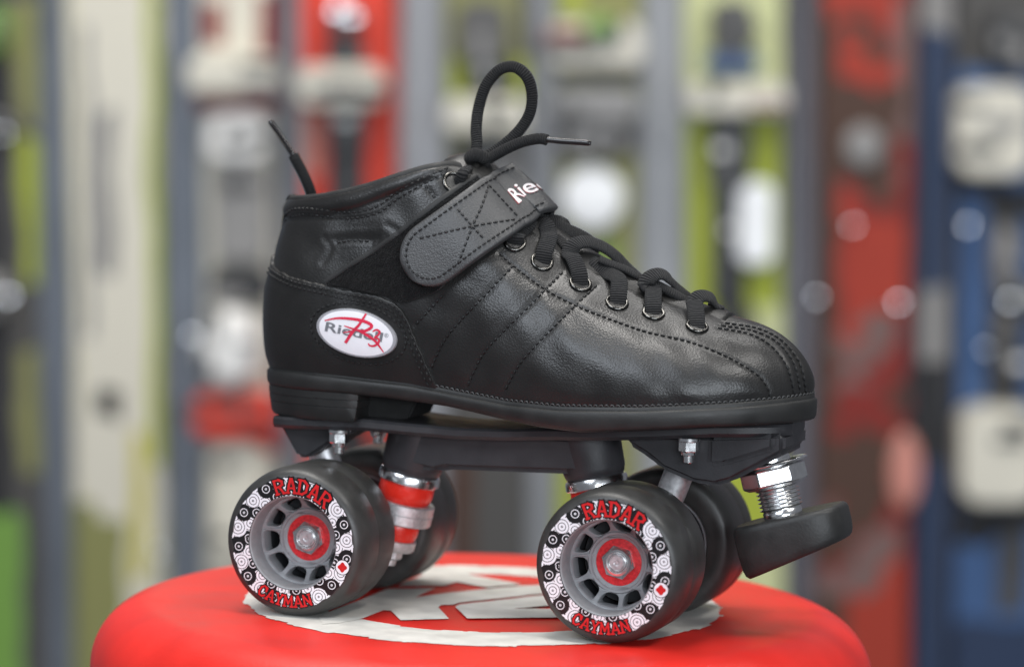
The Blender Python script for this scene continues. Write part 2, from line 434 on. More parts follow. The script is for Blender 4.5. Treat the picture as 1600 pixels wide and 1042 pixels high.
def vtop(u):
    return float(np.interp(abs(u), tu[:, 0], tu[:, 1]))
rows = [0, .1, .2, .3, .4, .5, .6, .7, .78, .85, .91, .95, .975, .99, 1.0, 1.0]
V = []; us_ = np.linspace(-ue, ue, 240)
for u in us_:
    vt = max(vtop(u), .004)
    for k, rr in enumerate(rows):
        th = .0013 if k < len(rows)-3 else (.0012, .0008, -.0006)[k-len(rows)+3]
        th *= min(1, (ue-abs(u))/.004+.15)
        V.append(Sat(u, vt*rr)+Sat(u, vt*rr, NS)*th)
counter = mesh('heel_counter', V, grid_faces(len(us_), len(rows)), M['leather_plain'], skate)
BVC = bvh_of(V, grid_faces(len(us_), len(rows)))
def off(path, d):
    P = cat(path, 60); T = np.gradient(P, axis=0); T /= np.linalg.norm(T, axis=1)[:, None]
    return P+np.stack([-T[:, 1], T[:, 0]], 1)*d
for d_ in (8, 15):
    st = MB(); stitches(st, off(top_px, d_)[3:-2], BVC); st.build('stitching', M['thread'], counter)
el = [(560+76*math.cos(t)*math.cos(.27)-45*math.sin(t)*math.sin(.27), 521+76*math.cos(t)*math.sin(.27)+45*math.sin(t)*math.cos(.27)) for t in np.linspace(0, 2*PI, 30)]
st = MB(); stitches(st, el, BVC)
st.build('stitching', M['thread'], counter)

# ---- domed oval badge on the counter
bc, bn, _ = hit(558, 521, BVC); bn = .75*bn+.25*np.array([0, -1., 0]); bn /= np.linalg.norm(bn); bc = bc+bn*.0006
def badge_uv(px, py):
    a, b = px-557.5, py-520.5; c, s = math.cos(.265), math.sin(.265)
    return (a*c+b*s)/63.5, (-a*s+b*c)/35.5
def Bp(px, py, h=0.):
    u, v = badge_uv(px, py); r2 = min(1.2, u*u+v*v)
    return Up(px, py, bc, bn)+bn*(.0016*math.sqrt(max(0, 1-r2/1.25))+h)
def ell(k, t):
    c, s = math.cos(.265), math.sin(.265); a, b = 63.5*k*math.cos(t), 35.5*k*math.sin(t)
    return 557.5+a*c-b*s, 520.5+a*s+b*c
mb = MB(); V = []
ks = [0.001, .2, .4, .6, .75, .86, .93, .97, 1.0, 1.015, 1.02]
for i in range(72):
    t = 2*PI*i/72
    for k in ks:
        p = Bp(*ell(k, t))
        if k > 1.0: p = p-bn*(.0006 if k < 1.018 else .004)
        V.append(p)
fc = grid_faces(72, len(ks), True)
mb.add(V, fc); mb.mi = [1 if (i % (len(ks)-1)) >= 6 else 0 for i in range(len(fc))]
badge = mb.build('logo_badge', [M['badge'], M['badge_rim']], skate, sharp=50)
tv, tf = text_mesh('Riedell', 1, .02); w = tv[:, 0].max()-tv[:, 0].min()
def place_text(mbx, tv, tf, fn, mi=0): mbx.add([fn(x, y) for x, y in tv], tf, mi)
mb = MB(); kx = 91./w; ang = math.radians(11)
def bt(x, y):
    X, Y = (x-tv[:, 0].min())*kx, y*20.5
    return Bp(509+X*math.cos(ang)+Y*math.sin(ang), 516.5+X*math.sin(ang)-Y*math.cos(ang), .00012)
place_text(mb, tv, tf, bt)
mb.build('lettering', M['badge_grey'], badge, smooth=False, sharp=None); mb = MB()
rv, rf = text_mesh('®', 1)
mb.add([Bp(602+(x)*9, 527-y*9, .00012) for x, y in rv], rf); mb.build('registered_mark', M['badge_grey'], badge, smooth=False, sharp=None); mb = MB()
def ribbon(mbx, P, wd, fn, mi=0):
    P = cat(P, 48); T = np.gradient(P, axis=0); T /= np.linalg.norm(T, axis=1)[:, None]; N = np.stack([-T[:, 1], T[:, 0]], 1)
    W = np.interp(np.linspace(0, 1, 48), np.linspace(0, 1, len(wd)), wd)
    V = []
    for i in range(48):
        for s in (-1, 0, 1): V.append(fn(*(P[i]+N[i]*W[i]*s*.5)))
    mbx.add(V, grid_faces(48, 3), mi)
bz = lambda L: z_(L, 480, 460, 8.68)
for P, wd in ((bz([(250, 352), (420, 320), (620, 328), (780, 358), (880, 405), (885, 445), (800, 492), (700, 480), (520, 422)]), (1.5, 3, 4, 4.5, 5, 5, 4.5, 3, 1.5)),
              (bz([(740, 495), (850, 560), (950, 640), (1050, 782)]), (4, 4.5, 3.5, 1.5)),
              (bz([(812, 258), (730, 400), (640, 500), (535, 655)]), (3, 4, 5, 4.5)),
              (bz([(905, 500), (955, 475), (1000, 505), (975, 555), (930, 578), (985, 600), (985, 650), (930, 692), (870, 690), (848, 660)]), (2, 3, 3.5, 3, 2.5, 3, 3.5, 3.5, 3, 2)),
              (bz([(510, 515), (600, 500), (700, 480)]), (1.5, 2, 2))):
    ribbon(mb, P, wd, lambda a, b: Bp(a, b, .00022), 0)
mb.build('script_mark', M['badge_red'], badge, smooth=False, sharp=None)

# ---- fuzzy hook strip under the strap
hp = [(511, 441), (545, 418), (585, 393), (625, 364), (668, 330), (712, 297), (740, 279), (775, 262), (801, 256), (835, 300), (790, 350), (730, 400), (690, 450), (660, 462), (628, 472), (600, 462), (560, 453)]
V2, F2 = cdt(cat(hp, 120, True), 4.5)
H = [hit(a, b) for a, b in V2]; tp = np.array([h[0] for h in H]); nn = np.array([h[1] for h in H])
bad = {i for i in range(len(tp)) if tp[i, 1] > -.006}
F2 = [f for f in F2 if not bad & set(f)]
mb = MB(); fz = np.array([random.uniform(-.00035, .00035) for _ in tp])
slab(mb, tp+nn*(.0017+fz)[:, None], tp-nn*.0004, F2)
hookp = mb.build('hook_strip', M['hook'], skate, sharp=60)
# folded edge binding of the strip
mb = MB()
for P in (hp[:9],):
    q, n_ = hits(P, 80); k = q[:, 1] < -.008; tube(mb, q[k]+n_[k]*.0011, .0012, .0011, n_[k], seg=10)
mb.build('edge_binding', M['lining'], hookp)

# ---- strap across the instep
ctr = [(680, 398.5), (705, 380.5), (735, 359), (765, 337), (790, 319), (808, 306)]
q, n_ = hits(ctr, 7); q = q+n_*.0030
keep = q[:, 1] < -.0125; q, n_ = q[keep], n_[keep]
apex = np.array([.0118, 0, .1772]); an = np.array([.66, 0, .753])
mid = np.array([[.0068, -.0080, .1742]])
nmid = np.array([[.50, -.45, .74]])
half = np.vstack([q, mid, apex[None], ]); hn = np.vstack([n_, nmid, an[None]])
fl = np.array([1, -1, 1])
full = np.vstack([half, (half[:-1]*fl)[::-1]]); fn_ = np.vstack([hn, (hn[:-1]*fl)[::-1]])
t0 = full[1]-full[0]; t0 /= np.linalg.norm(t0)
full = np.vstack([full[0]-t0*.0135, full]); fn_ = np.vstack([fn_[0], fn_])
NSx = 160
both = cat(np.hstack([full, fn_*.02]), NSx); SP, SN = both[:, :3], both[:, 3:]/np.linalg.norm(both[:, 3:], axis=1)[:, None]
for _ in range(10):
    SN[1:-1] = (SN[:-2]+2*SN[1:-1]+SN[2:]); SN /= np.linalg.norm(SN, axis=1)[:, None]
    SP[1:-1] = (SP[:-2]+2*SP[1:-1]+SP[2:])/4
ST_ = np.gradient(SP, axis=0); ST_ /= np.linalg.norm(ST_, axis=1)[:, None]
SW = np.cross(ST_, SN); SW /= np.linalg.norm(SW, axis=1)[:, None]
if SW[0, 2] > 0: SW = -SW
SN = np.cross(SW, ST_); SN *= np.sign(SN[0, 1])*-1
SL = np.r_[0, np.cumsum(np.linalg.norm(np.diff(SP, axis=0), axis=1))]
HW = .0136
def Sp(s, t, h=0.):
    g = lambda A: np.array([np.interp(s, SL, A[:, k]) for k in range(3)])
    return g(SP)+g(SW)*t+g(SN)*h
mb = MB(); cross = []
for t, h in ((-1, 0), (-1, .0018), (-.985, .0024), (-.93, .00275), (-.8, .0028), (-.5, .0030), (0, .0031), (.5, .0030), (.8, .0028), (.93, .00275), (.985, .0024), (1, .0018), (1, 0)): cross.append((t, h-.0003))
ss = np.r_[np.array([.00002, .0003, .0008, .0016, .003, .0045, .0065, .009, .011, HW]), np.linspace(HW+.001, SL[-1], 120)]
V = []
for s in ss:
    hw = math.sqrt(max(1e-9, HW**2-(HW-s)**2)) if s < HW else HW
    k = min(1, .35+s/.0016)
    for t, h in cross: V.append(Sp(s, t*hw, h*k if h > 0 else h))
FS = grid_faces(len(ss), len(cross))+[(i*13+12, (i+1)*13+12, (i+1)*13, i*13) for i in range(len(ss)-1)]+[tuple(range(13))]
mb.add(V, FS); strap = mb.build('strap', M['strap'], skate, sharp=50)
BS = bvh_of(V, FS)
st = MB(); sz = lambda L: z_(L, 620, 250, 4.7357)
inset = .0030; line = []
E_ = HW-inset
for s in np.linspace(.068, HW, 40): line.append((s, -E_))
for a in np.linspace(0, PI, 40)[1:-1]: line.append((HW-E_*math.sin(a), -E_*math.cos(a)))
for s in np.linspace(HW, .068, 40): line.append((s, E_))
P = np.array([Sp(s, t, .0028) for s, t in line]); N = np.array([[np.interp(s, SL, SN[:, k]) for k in range(3)] for s, t in line])
d = np.r_[0, np.cumsum(np.linalg.norm(np.diff(P, axis=0), axis=1))]
dash_run(st, P, N, d, .0001, .0017, .0008, .00036)
for L in ([(680, 185), (905, 430)], [(680, 190), (625, 350), (560, 490), (440, 805)], [(170, 580), (560, 490), (905, 435)], [(450, 365), (560, 490), (665, 605)]):
    stitches(st, sz(L), BS)
st.build('stitching', M['thread'], strap)
tv, tf = text_mesh('Riedell', 1, .011)
mb = MB(); x0 = tv[:, 0].min()
V2s = lambda dx, dy, h: (lambda x, y: Sp(.0552+(x-x0)*.0116+dx, .0040-y*.0104+dy, h))
place_text(mb, tv, tf, V2s(-.0002, .00015, .00288), 1); place_text(mb, tv, tf, V2s(0, 0, .00314), 0)
mb.build('lettering', [M['pale_text'], M['dull_red_text']], strap, smooth=False, sharp=None)

# ---- eyelets
EY = [(709, 285), (804, 378), (847, 409), (907, 443), (964, 473), (1021, 489), (1089, 510)]
eye3 = []
mb0 = MB()
R_, r_ = .0041, .0008
prof = [(R_-r_*math.cos(a)*1.0, r_*math.sin(a)) for a in np.linspace(-.6, PI+.5, 12)]
lathe(mb0, [(.0001, -.0012), (R_-r_*1.0, -.0012)]+prof, (0, 0, 0), (0, 0, 1), 32)
mb0.mi = [0]*len(mb0.F)
for k_, f in enumerate(mb0.F):
    rr = [math.hypot(mb0.V[i][0], mb0.V[i][1]) for i in f]
    if max(rr) < R_-r_*.8: mb0.mi[k_] = 1
first = None
for a, b in EY:
    p, n, _ = hit(a, b); eye3.append((p, n))
    for s in (1, -1):
        P_, N_ = p*np.array([1, s, 1]), n*np.array([1, s, 1])
        o = mb0.build('eyelet', [M['eyelet'], M['black_ink']], upper) if first is None else first.copy()
        if first is None: first = o
        else: COL.objects.link(o); o.parent = upper
        o.matrix_local = Matrix.Translation(Vector(P_+N_*.0002)) @ Vector(N_).to_track_quat('Z', 'Y').to_matrix().to_4x4()

# ---- laces.  points: (px, py, y) in the plane y, or (px, py, 's', lift) on the shell
def lp(L):
    out = []
    for p in L:
        if p[2] == 's':
            a, n, _ = hit(p[0], p[1]); out.append(a+n*p[3])
        else: out.append(Uy(p[0], p[1], p[2]))
    return out
def lace(L, a=.0035, b=.00095, nh=(.25, -.75, .6), n=60, extra=None):
    P = lp(L)
    if extra: P = P+[np.array(e) for e in extra]
    mb = MB(); path = cat(P, n)
    tube(mb, path, a, b, nh)
    o = mb.build('lace', M['lace'], skate, sharp=None); tube_uv(o); return o
# strands rising from each near eyelet over the edge and across to the far side
lace([(806, 382, 's', -.0016), (805, 374, 's', .0022), (812, 364, -.0165), (824, 352, -.012), (838, 343, -.004)], extra=[(.033, .008, .157), (.036, .014, .150)])
lace([(847, 413, 's', -.0018), (849, 399, 's', .0022), (853, 381, 's', .0035), (857, 364, -.0095), (852, 351, -.007), (840, 347, -.003)], extra=[(.024, .006, .163), (.021, .014, .157)], nh=(.3, -.8, .5))
lace([(907, 447, 's', -.0018), (903, 433, 's', .0022), (892, 414, 's', .0036), (890, 397, -.0125), (898, 382, -.0095), (918, 378, -.005), (942, 386, 0), (963, 401, .005), (984, 424, .010)], extra=[(.062, .016, .135)], n=90, nh=(.3, -.6, .75))
lace([(965, 477, 's', -.0018), (965, 463, 's', .0022), (963, 447, 's', .0034), (950, 427, -.010), (934, 416, -.0085), (924, 408, -.007)], extra=[(.034, .004, .1515), (.030, .014, .150)], nh=(.3, -.75, .6))
lace([(936, 405, -.0075), (956, 413, -.006), (980, 422, -.004), (1003, 436, -.001), (1012, 444, .003)], a=.0028, nh=(.45, -.3, .85))
lace([(1021, 493, 's', -.0018), (1019, 479, 's', .0022), (1016, 462, 's', .0036), (1009, 447, -.0105), (1015, 434, -.0085), (1031, 428, -.005), (1046, 436, -.001), (1058, 452, .004)], extra=[(.083, .012, .130)], n=80, nh=(.25, -.6, .75))
lace([(1002, 452, -.0095), (1018, 443, -.008), (1036, 450, -.006), (1058, 462, -.004), (1078, 473, -.001)], a=.0026, b=.0012, nh=(.4, -.45, .8))
lace([(1089, 514, 's', -.0018), (1086, 501, 's', .0022), (1083, 486, 's', .0036), (1084, 471, -.009), (1094, 463, -.0065), (1108, 464, -.003), (1118, 474, .001), (1121, 484, .005)], extra=[(.096, .010, .1265)], n=80, nh=(.2, -.65, .7))
lace([(895, 395, -.0105), (880, 380, -.008), (866, 368, -.005), (858, 352, 0)], extra=[(.022, .008, .160)], a=.0026, nh=(.4, -.5, .75))
# last strand: bow loop, knot and loose tail at the top of the tongue
lp1 = lace([(716, 287, 's', -.0010), (722, 276, 's', .003), (733, 262, -.008), (742, 246, -.006), (745, 225, -.004), (744, 200, -.002), (748, 168, 0), (760, 133, 0), (780, 110, 0), (803, 105, 0), (823, 120, 0), (831, 146, .001), (828, 176, .002), (812, 203, .002), (785, 228, .000), (758, 246, -.003), (738, 258, -.004)], a=.0024, b=.0016, nh=(.1, -.9, .3), n=200)
lace([(728, 254, -.003), (735, 244, -.009), (748, 243, -.0095), (758, 250, -.006), (752, 262, -.003)], a=.0028, b=.0018, nh=(.1, -.9, .4), n=50)
lace([(748, 258, -.004), (768, 246, -.005), (795, 231, -.006), (820, 221, -.006), (842, 217, -.006), (855, 219, -.006)], a=.0023, b=.0019, nh=(.1, -.85, .5), n=90)
def aglet(L, r=.00125):
    mb = MB(); path = cat(lp(L), 24); tp = np.ones(24); tp[:2] = (1.18, 1.1); tp[-2:] = (.95, .7)
    tube(mb, path, r, r*.85, (0, -1, .2), taper=tp); return mb
a_lace = [o for o in skate.children if o.name.startswith('lace')][-1]
aglet([(853, 218.5, -.006), (880, 221, -.006), (905, 222.5, -.006), (923, 224, -.006)]).build('aglet', M['aglet'], a_lace)
tail = lace([(492, 330, 0.004), (487, 306, .002), (481, 288, 0), (473, 270, -.001), (464, 253, -.002), (459, 243, -.002)], a=.0023, b=.0019, n=70)
aglet([(460, 245, -.002), (450, 229, -.002), (434, 206, -.002), (421, 189, -.002)]).build('aglet', M['aglet'], tail)

# ---- pull tab at the heel
mb = MB()
tube(mb, cat([Uy(443, 360, 0), Uy(446, 340, 0), Uy(450, 320, 0), Uy(455, 306, 0)]+[Uy(461, 307, 0), Uy(464, 320, 0)], 40), .0030, .0004, (1, 0, .25))
mb.build('pull_tab', M['lining'], skate)

# ---- sole
def offs(P, d): return P[:, :2]+on*d
def zb(x): return np.interp(x, [-.106, -.09, -.06, -.04, -.011, .011, .031, .05, .0745, .1007, .131, .136], [.0905, .0905, .0902, .0896, .0878, .0850, .0828, .0820, .0842, .0868, .0880, .0885])
prof = [(-.004, 'T', .0006), (.0004, 'T', .0006), (.0009, 'T', .0001), (.0010, 'T', -.0012), (.0016, 'T', -.0016), (.0020, 'T', -.0022), (.0020, 'M', 0), (.0018, 'B', .0018), (.0012, 'B', .0006), (-.0002, 'B', 0), (-.006, 'B', 0)]
V = []
for i in range(0, NU, 3):
    x = P0[i, 0]; zt, z0 = float(zs(x)), float(zb(x))
    for d_, w_, dz in prof:
        xy = P0[i, :2]+on[i]*d_
        V.append((xy[0], xy[1], (zt if w_ == 'T' else z0 if w_ == 'B' else (zt+z0)/2)+dz))
    V.append((x*.93, 0, z0))
ns = len(range(0, NU, 3))
mesh('sole', V, grid_faces(ns, len(prof)+1, True), M['sole'], skate, sharp=50)
# welt thread
mb = MB(); wp = np.array([(P0[i, 0]+on[i, 0]*.0006, P0[i, 1]+on[i, 1]*.0006, float(zs(P0[i, 0]))+.0008) for i in range(NU)]); wp = np.vstack([wp, wp[:1]])
dash_run(mb, wp, np.tile([0, 0, 1.], (NU+1, 1)), np.r_[0, np.cumsum(np.linalg.norm(np.diff(wp, axis=0), axis=1))], .0001, .0017, .0007, .0003)
mb.build('welt_stitching', M['strap'], [o for o in skate.children if o.name == 'sole'][0])

# ---- heel block with its layered lines and the hollow in front of it
def rings(plan, levels):
    V = []
    for p in plan:
        for d_, z in levels: V.append((p[0]+p[2]*d_, p[1]+p[3]*d_, z(p[0]) if callable(z) else z))
    return V
pl = [(P0[i, 0], P0[i, 1], on[i, 0], on[i, 1]) for i in sorted(range(0, NU, 3), key=lambda i: US[i] if US[i] < .5 else US[i]-1) if P0[i, 0] < -.0535]
pl = pl+[(-.0525, pl[-1][1], .7, .7), (-.0525, -.02, 1, 0) if pl[-1][1] < 0 else (-.0525, .02, 1, 0), (-.0545, 0, 1, 0), (-.0525, .02 if pl[-1][1] < 0 else -.02, 1, 0), (-.0525, pl[0][1], .7, -.7)]
lv = [(.0010, lambda x: float(zb(x))+.0003), (.0010, .0878), (.0006, .0876), (.0006, .0873), (.0008, .0871), (.0006, .0846), (.0002, .0844), (.0002, .0841), (.0004, .0839), (-.0002, .0800), (-.001, .0786), (-.0025, .0782)]
V = rings(pl, lv); nn_ = len(lv); Fc = grid_faces(len(pl), nn_, True)+[tuple(i*nn_+nn_-1 for i in range(len(pl)))]
heel = mesh('heel', V, Fc, M['sole'], skate, sharp=35)
mb = MB(); prism(mb, [(-.0540, .0782), (-.0350, .0797), (-.0310, .0890), (-.0540, .0905)], -.0130, .0130, .0008)
mb.build('heel_hollow', M['dark'], heel)

# ---- plate
mb = MB()
def zp(x): return np.interp(x, [-.094, -.05, -.03, -.013, .01, .03, .05, .0745, .1007, .137], [.0780, .0797, .0786, .0780, .0788, .0804, .0817, .0838, .0864, .0878])
xs_ = np.linspace(-.0935, .1285, 90); V = []
def hwp(x):
    w_ = np.interp(x, [-.0935, -.085, -.05, -.02, .02, .06, .09, .11, .122, .126, .1285], [.020, .0255, .0265, .021, .0215, .0265, .0270, .0245, .0195, .016, .011]); return w_
for x in xs_:
    w_, z = float(hwp(x)), float(zp(x)); th = .0048
    for y, dz in ((-w_+.001, 0), (-w_, -.001), (-w_, -th+.0015), (-w_+.0015, -th), (w_-.0015, -th), (w_, -th+.0015), (w_, -.001), (w_-.001, 0)): V.append((x, y, z-dz*-1))
Fc = grid_faces(90, 8)+[(i*8+7, (i+1)*8+7, (i+1)*8, i*8) for i in range(89)]+[tuple(range(8)), tuple(89*8+j for j in range(8))]
mb.add(V, Fc)
prism(mb, [(-.0415, .0765), (.0465, .0770), (.0465, .0690), (.0462, .0615), (.033, .0608), (-.019, .0592), (-.024, .0578), (-.0412, .0600)], -.0125, .0125, .0025, seg=3)
TR = math.radians(13)
axr = np.array([-math.sin(TR), 0, -math.cos(TR)]); axf = np.array([math.sin(TR), 0, -math.cos(TR)])
kr = np.array([-.0385, 0, .0555]); kf = np.array([.0435, 0, .0585])
lathe(mb, [(.0135, -.020), (.0130, -.004), (.0122, -.0012), (.0112, -.0003)], kr, axr, 40)
lathe(mb, [(.0135, -.020), (.0130, -.004), (.0122, -.0012), (.0112, -.0003)], kf, axf, 40)
prism(mb, [(-.0925, .0765), (-.0915, .0735), (-.0835, .0610), (-.0790, .0605), (-.0675, .0685), (-.0560, .0740), (-.0560, .0765)], -.0165, .0165, .003, seg=3)
prism(mb, [(.0600, .0800), (.0620, .0755), (.0660, .0735), (.0710, .0708), (.0770, .0664), (.0900, .0618), (.0990, .0610), (.1060, .0632), (.1275, .0760), (.1275, .0845), (.100, .082)], -.0190, .0190, .003, seg=3)
# side ribs that flank the nuts
for x0, x1 in ((.0965, .1240),):
    prism(mb, [(x0, .0815), (x1, .0840), (x1, .0775), (x0+.007, .0700), (x0, .0690)], -.0215, .0215, .002, seg=2)
plate = mb.build('plate', M['plate'], skate, sharp=35)
mb = MB()
lathe(mb, [(.0001, 0), (.0046, 0), (.0046, -.0012), (.0044, -.0014)], (0, 0, 0), (0, 0, 1), 24)
lathe(mb, [(.0030, -.0010), (.0041, -.0016), (.0041, -.0052), (.0033, -.0058)], (0, 0, 0), (0, 0, 1), hexa=True, phase=.3)
lathe(mb, [(.0033, -.0050), (.0031, -.0068), (.0024, -.0072), (.0024, -.0074), (.0021, -.0074), (.0021, -.0098), (.0017, -.0102)], (0, 0, 0), (0, 0, 1), 24)
first = None
for x in (-.0622, .0890):
    for s in (-1, 1):
        if first is None: o = first = mb.build('mounting_nut', M['chrome'], plate, sharp=30)
        else: o = first.copy(); COL.objects.link(o); o.parent = plate
        o.location = (x, s*.0225, float(zp(x))-.0049); o.rotation_euler = (0, 0, random.uniform(0, 1))

# ---- trucks: aluminium hanger with red cushions on a kingpin
WB, TRK = .0670, .0591
AZ = .031
def truck(kp, ax, sx):
    mb = MB(); ring = kp+ax*.0165; axle = np.array([sx*WB, 0, AZ]); piv = np.array([sx*.0800, 0, .0655])
    lathe(mb, [(.0060, -.0042), (.0130, -.0045), (.0136, -.0040), (.0136, -.0002), (.0139, 0), (.0136, .0002), (.0136, .0040), (.0130, .0045), (.0060, .0042)], ring, ax, 48)
    # casting from the ring to the axle tube
    Pm = cat([ring+np.array([sx*.010, 0, -.001]), ring*.4+axle*.6, axle], 16); tube(mb, Pm, .0105, .0052, (sx*.3, 0, 1), seg=14)
    lathe(mb, [(.004, -.0360), (.0062, -.0355), (.0066, -.02), (.0078, 0), (.0066, .02), (.0062, .0355), (.004, .0360)], axle, (0, 1, 0), 32)
    lathe(mb, [(.00375, -.0430), (.00375, .0430)], axle, (0, 1, 0), 24)
    tube(mb, cat([axle+np.array([0, 0, .002]), axle*.45+piv*.55, piv], 14), .0060, .0060, (1, 0, 0), seg=18)
    t = mb.build('truck', M['alloy'], skate, sharp=40)
    c1 = MB(); lathe(c1, [(.006, .0006), (.0108, .0008), (.0116, .0030), (.0118, .0080), (.0112, .0112), (.0100, .0124), (.006, .0124)], kp, ax, 48); c1.build('cushion', M['cushion'], t)
    c2 = MB(); lathe(c2, [(.005, .0206), (.0086, .0208), (.0094, .0225), (.0092, .0265), (.0084, .0292), (.005, .0294)], kp, ax, 48); c2.build('cushion', M['cushion'], t)
    w1 = MB(); lathe(w1, [(.004, -.0010), (.0112, -.0010), (.0126, -.0004), (.0131, .0008), (.0132, .0034), (.0127, .0038), (.0122, .0036), (.0122, .0010), (.004, .0010)], kp, ax, 48); w1.build('washer', M['chrome'], t)
    w2 = MB(); lathe(w2, [(.004, .0288), (.0090, .0286), (.0095, .0290), (.0093, .0325), (.0086, .0334), (.004, .0334)], kp, ax, 48); w2.build('washer', M['alloy'], t)
    n = MB(); lathe(n, [(.003, .0330), (.0050, .0332), (.0050, .0372), (.0042, .0380), (.003, .0380)], kp, ax, hexa=True, phase=.2)
    lathe(n, [(.0031, .0375), (.0031, .0405), (.0027, .0408), (.0001, .0408)], kp, ax, 24); n.build('kingpin_nut', M['alloy'], t, sharp=30)
    return t
truck(kr, axr, -1); truck(kf, axf, 1)

# ---- wheels: one is built at the origin (outer face towards -y), the others are copies
def print_material():
    m = bpy.data.materials.new('printed_target_band'); m.use_nodes = True; nt = m.node_tree; b = nt.nodes['Principled BSDF']; L = nt.links
    b.inputs['Roughness'].default_value = .32
    def mt(op, a, b_=None, c_=None):
        n = nt.nodes.new('ShaderNodeMath'); n.operation = op
        for i, v in enumerate((a, b_, c_)):
            if v is None: continue
            if isinstance(v, (int, float)): n.inputs[i].default_value = v
            else: L.new(v, n.inputs[i])
        return n.outputs[0]
    tc = nt.nodes.new('ShaderNodeTexCoord'); sx = nt.nodes.new('ShaderNodeSeparateXYZ'); L.new(tc.outputs['Object'], sx.inputs[0])
    x, z = sx.outputs['X'], sx.outputs['Z']
    r = mt('SQRT', mt('ADD', mt('MULTIPLY', x, x), mt('MULTIPLY', z, z)))
    th = mt('MULTIPLY', mt('ADD', mt('ARCTAN2', z, x), PI), 22/(2*PI))
    def row(rc, sh):
        t = mt('ADD', th, sh); cell = mt('FLOOR', t); fx = mt('MULTIPLY', mt('SUBTRACT', mt('SUBTRACT', t, cell), .5), 2*PI*rc/22)
        # rings sit a little off-centre, each cell differently
        k = mt('SUBTRACT', mt('FRACT', mt('MULTIPLY', cell, .377)), .5)
        fx2 = mt('ADD', fx, mt('MULTIPLY', k, .0012)); fy = mt('SUBTRACT', r, rc); fy2 = mt('ADD', fy, mt('MULTIPLY', k, -.0009))
        d = mt('SQRT', mt('ADD', mt('MULTIPLY', fx, fx), mt('MULTIPLY', fy, fy))); d2 = mt('SQRT', mt('ADD', mt('MULTIPLY', fx2, fx2), mt('MULTIPLY', fy2, fy2)))
        inside = mt('LESS_THAN', d, .0035); odd = mt('GREATER_THAN', mt('FRACT', mt('MULTIPLY', cell, .5)), .25)
        s = mt('SINE', mt('MULTIPLY', d2, 2*PI/.00128))
        ringw = mt('MULTIPLY', mt('GREATER_THAN', s, mt('ADD', .70, mt('MULTIPLY', odd, .08))), mt('LESS_THAN', d2, mt('ADD', .0027, mt('MULTIPLY', odd, .0006))))                       # thin rings
        val = mt('ABSOLUTE', mt('SUBTRACT', odd, ringw))         # white disc with dark rings or the reverse
        return inside, val
    i1, v1 = row(.0243, 0.); i2, v2 = row(.0196, .5)
    dd_ = mt('GREATER_THAN', mt('SINE', mt('MULTIPLY', r, 2*PI/.0013)), -.35)
    base = mt('ADD', mt('MULTIPLY', i2, v2), mt('MULTIPLY', mt('SUBTRACT', 1., i2), dd_))
    tot = mt('ADD', mt('MULTIPLY', i1, v1), mt('MULTIPLY', mt('SUBTRACT', 1., i1), base))
    mx = nt.nodes.new('ShaderNodeMix'); mx.data_type = 'RGBA'; L.new(tot, mx.inputs['Factor'])
    mx.inputs[6].default_value = (.010, .010, .011, 1); mx.inputs[7].default_value = (.76, .77, .80, 1)
    L.new(mx.outputs[2], b.inputs['Base Color']); return m
M['print'] = print_material()

WW = .0405
GL = {   # slab-serif letters as strokes: advance, strokes
 'R': (1.0, [[(.15, 0), (.15, 1)], [(.15, 1), (.5, 1), (.72, .86), (.72, .64), (.5, .5), (.15, .5)], [(.42, .5), (.76, 0)], [(.02, 0), (.32, 0)], [(.68, 0), (.88, 0)]]),
 'A': (.98, [[(.1, 0), (.40, 1)], [(.48, 1), (.78, 0)], [(.25, .33), (.65, .33)], [(0, 0), (.25, 0)], [(.65, 0), (.92, 0)]]),
 'D': (.98, [[(.15, 0), (.15, 1)], [(.02, 1), (.45, 1), (.75, .75), (.75, .25), (.45, 0), (.02, 0)]]),
 'C': (.95, [[(.75, .72), (.55, 1), (.3, 1), (.1, .72), (.1, .28), (.3, 0), (.55, 0), (.78, .22)], [(.76, .65), (.76, .98)]]),
 'Y': (.95, [[(.10, 1), (.42, .48)], [(.76, 1), (.42, .48)], [(.42, .5), (.42, 0)], [(0, 1), (.25, 1)], [(.62, 1), (.88, 1)], [(.26, 0), (.58, 0)]]),
 'M': (1.15, [[(.12, 0), (.12, 1)], [(.12, 1), (.5, .28), (.88, 1)], [(.88, 1), (.88, 0)], [(0, 0), (.27, 0)], [(.75, 0), (1, 0)]]),
 'N': (1.0, [[(.12, 0), (.12, 1)], [(.12, 1), (.78, 0)], [(.78, 0), (.78, 1)], [(0, 0), (.27, 0)], [(.64, 1), (.92, 1)]])}
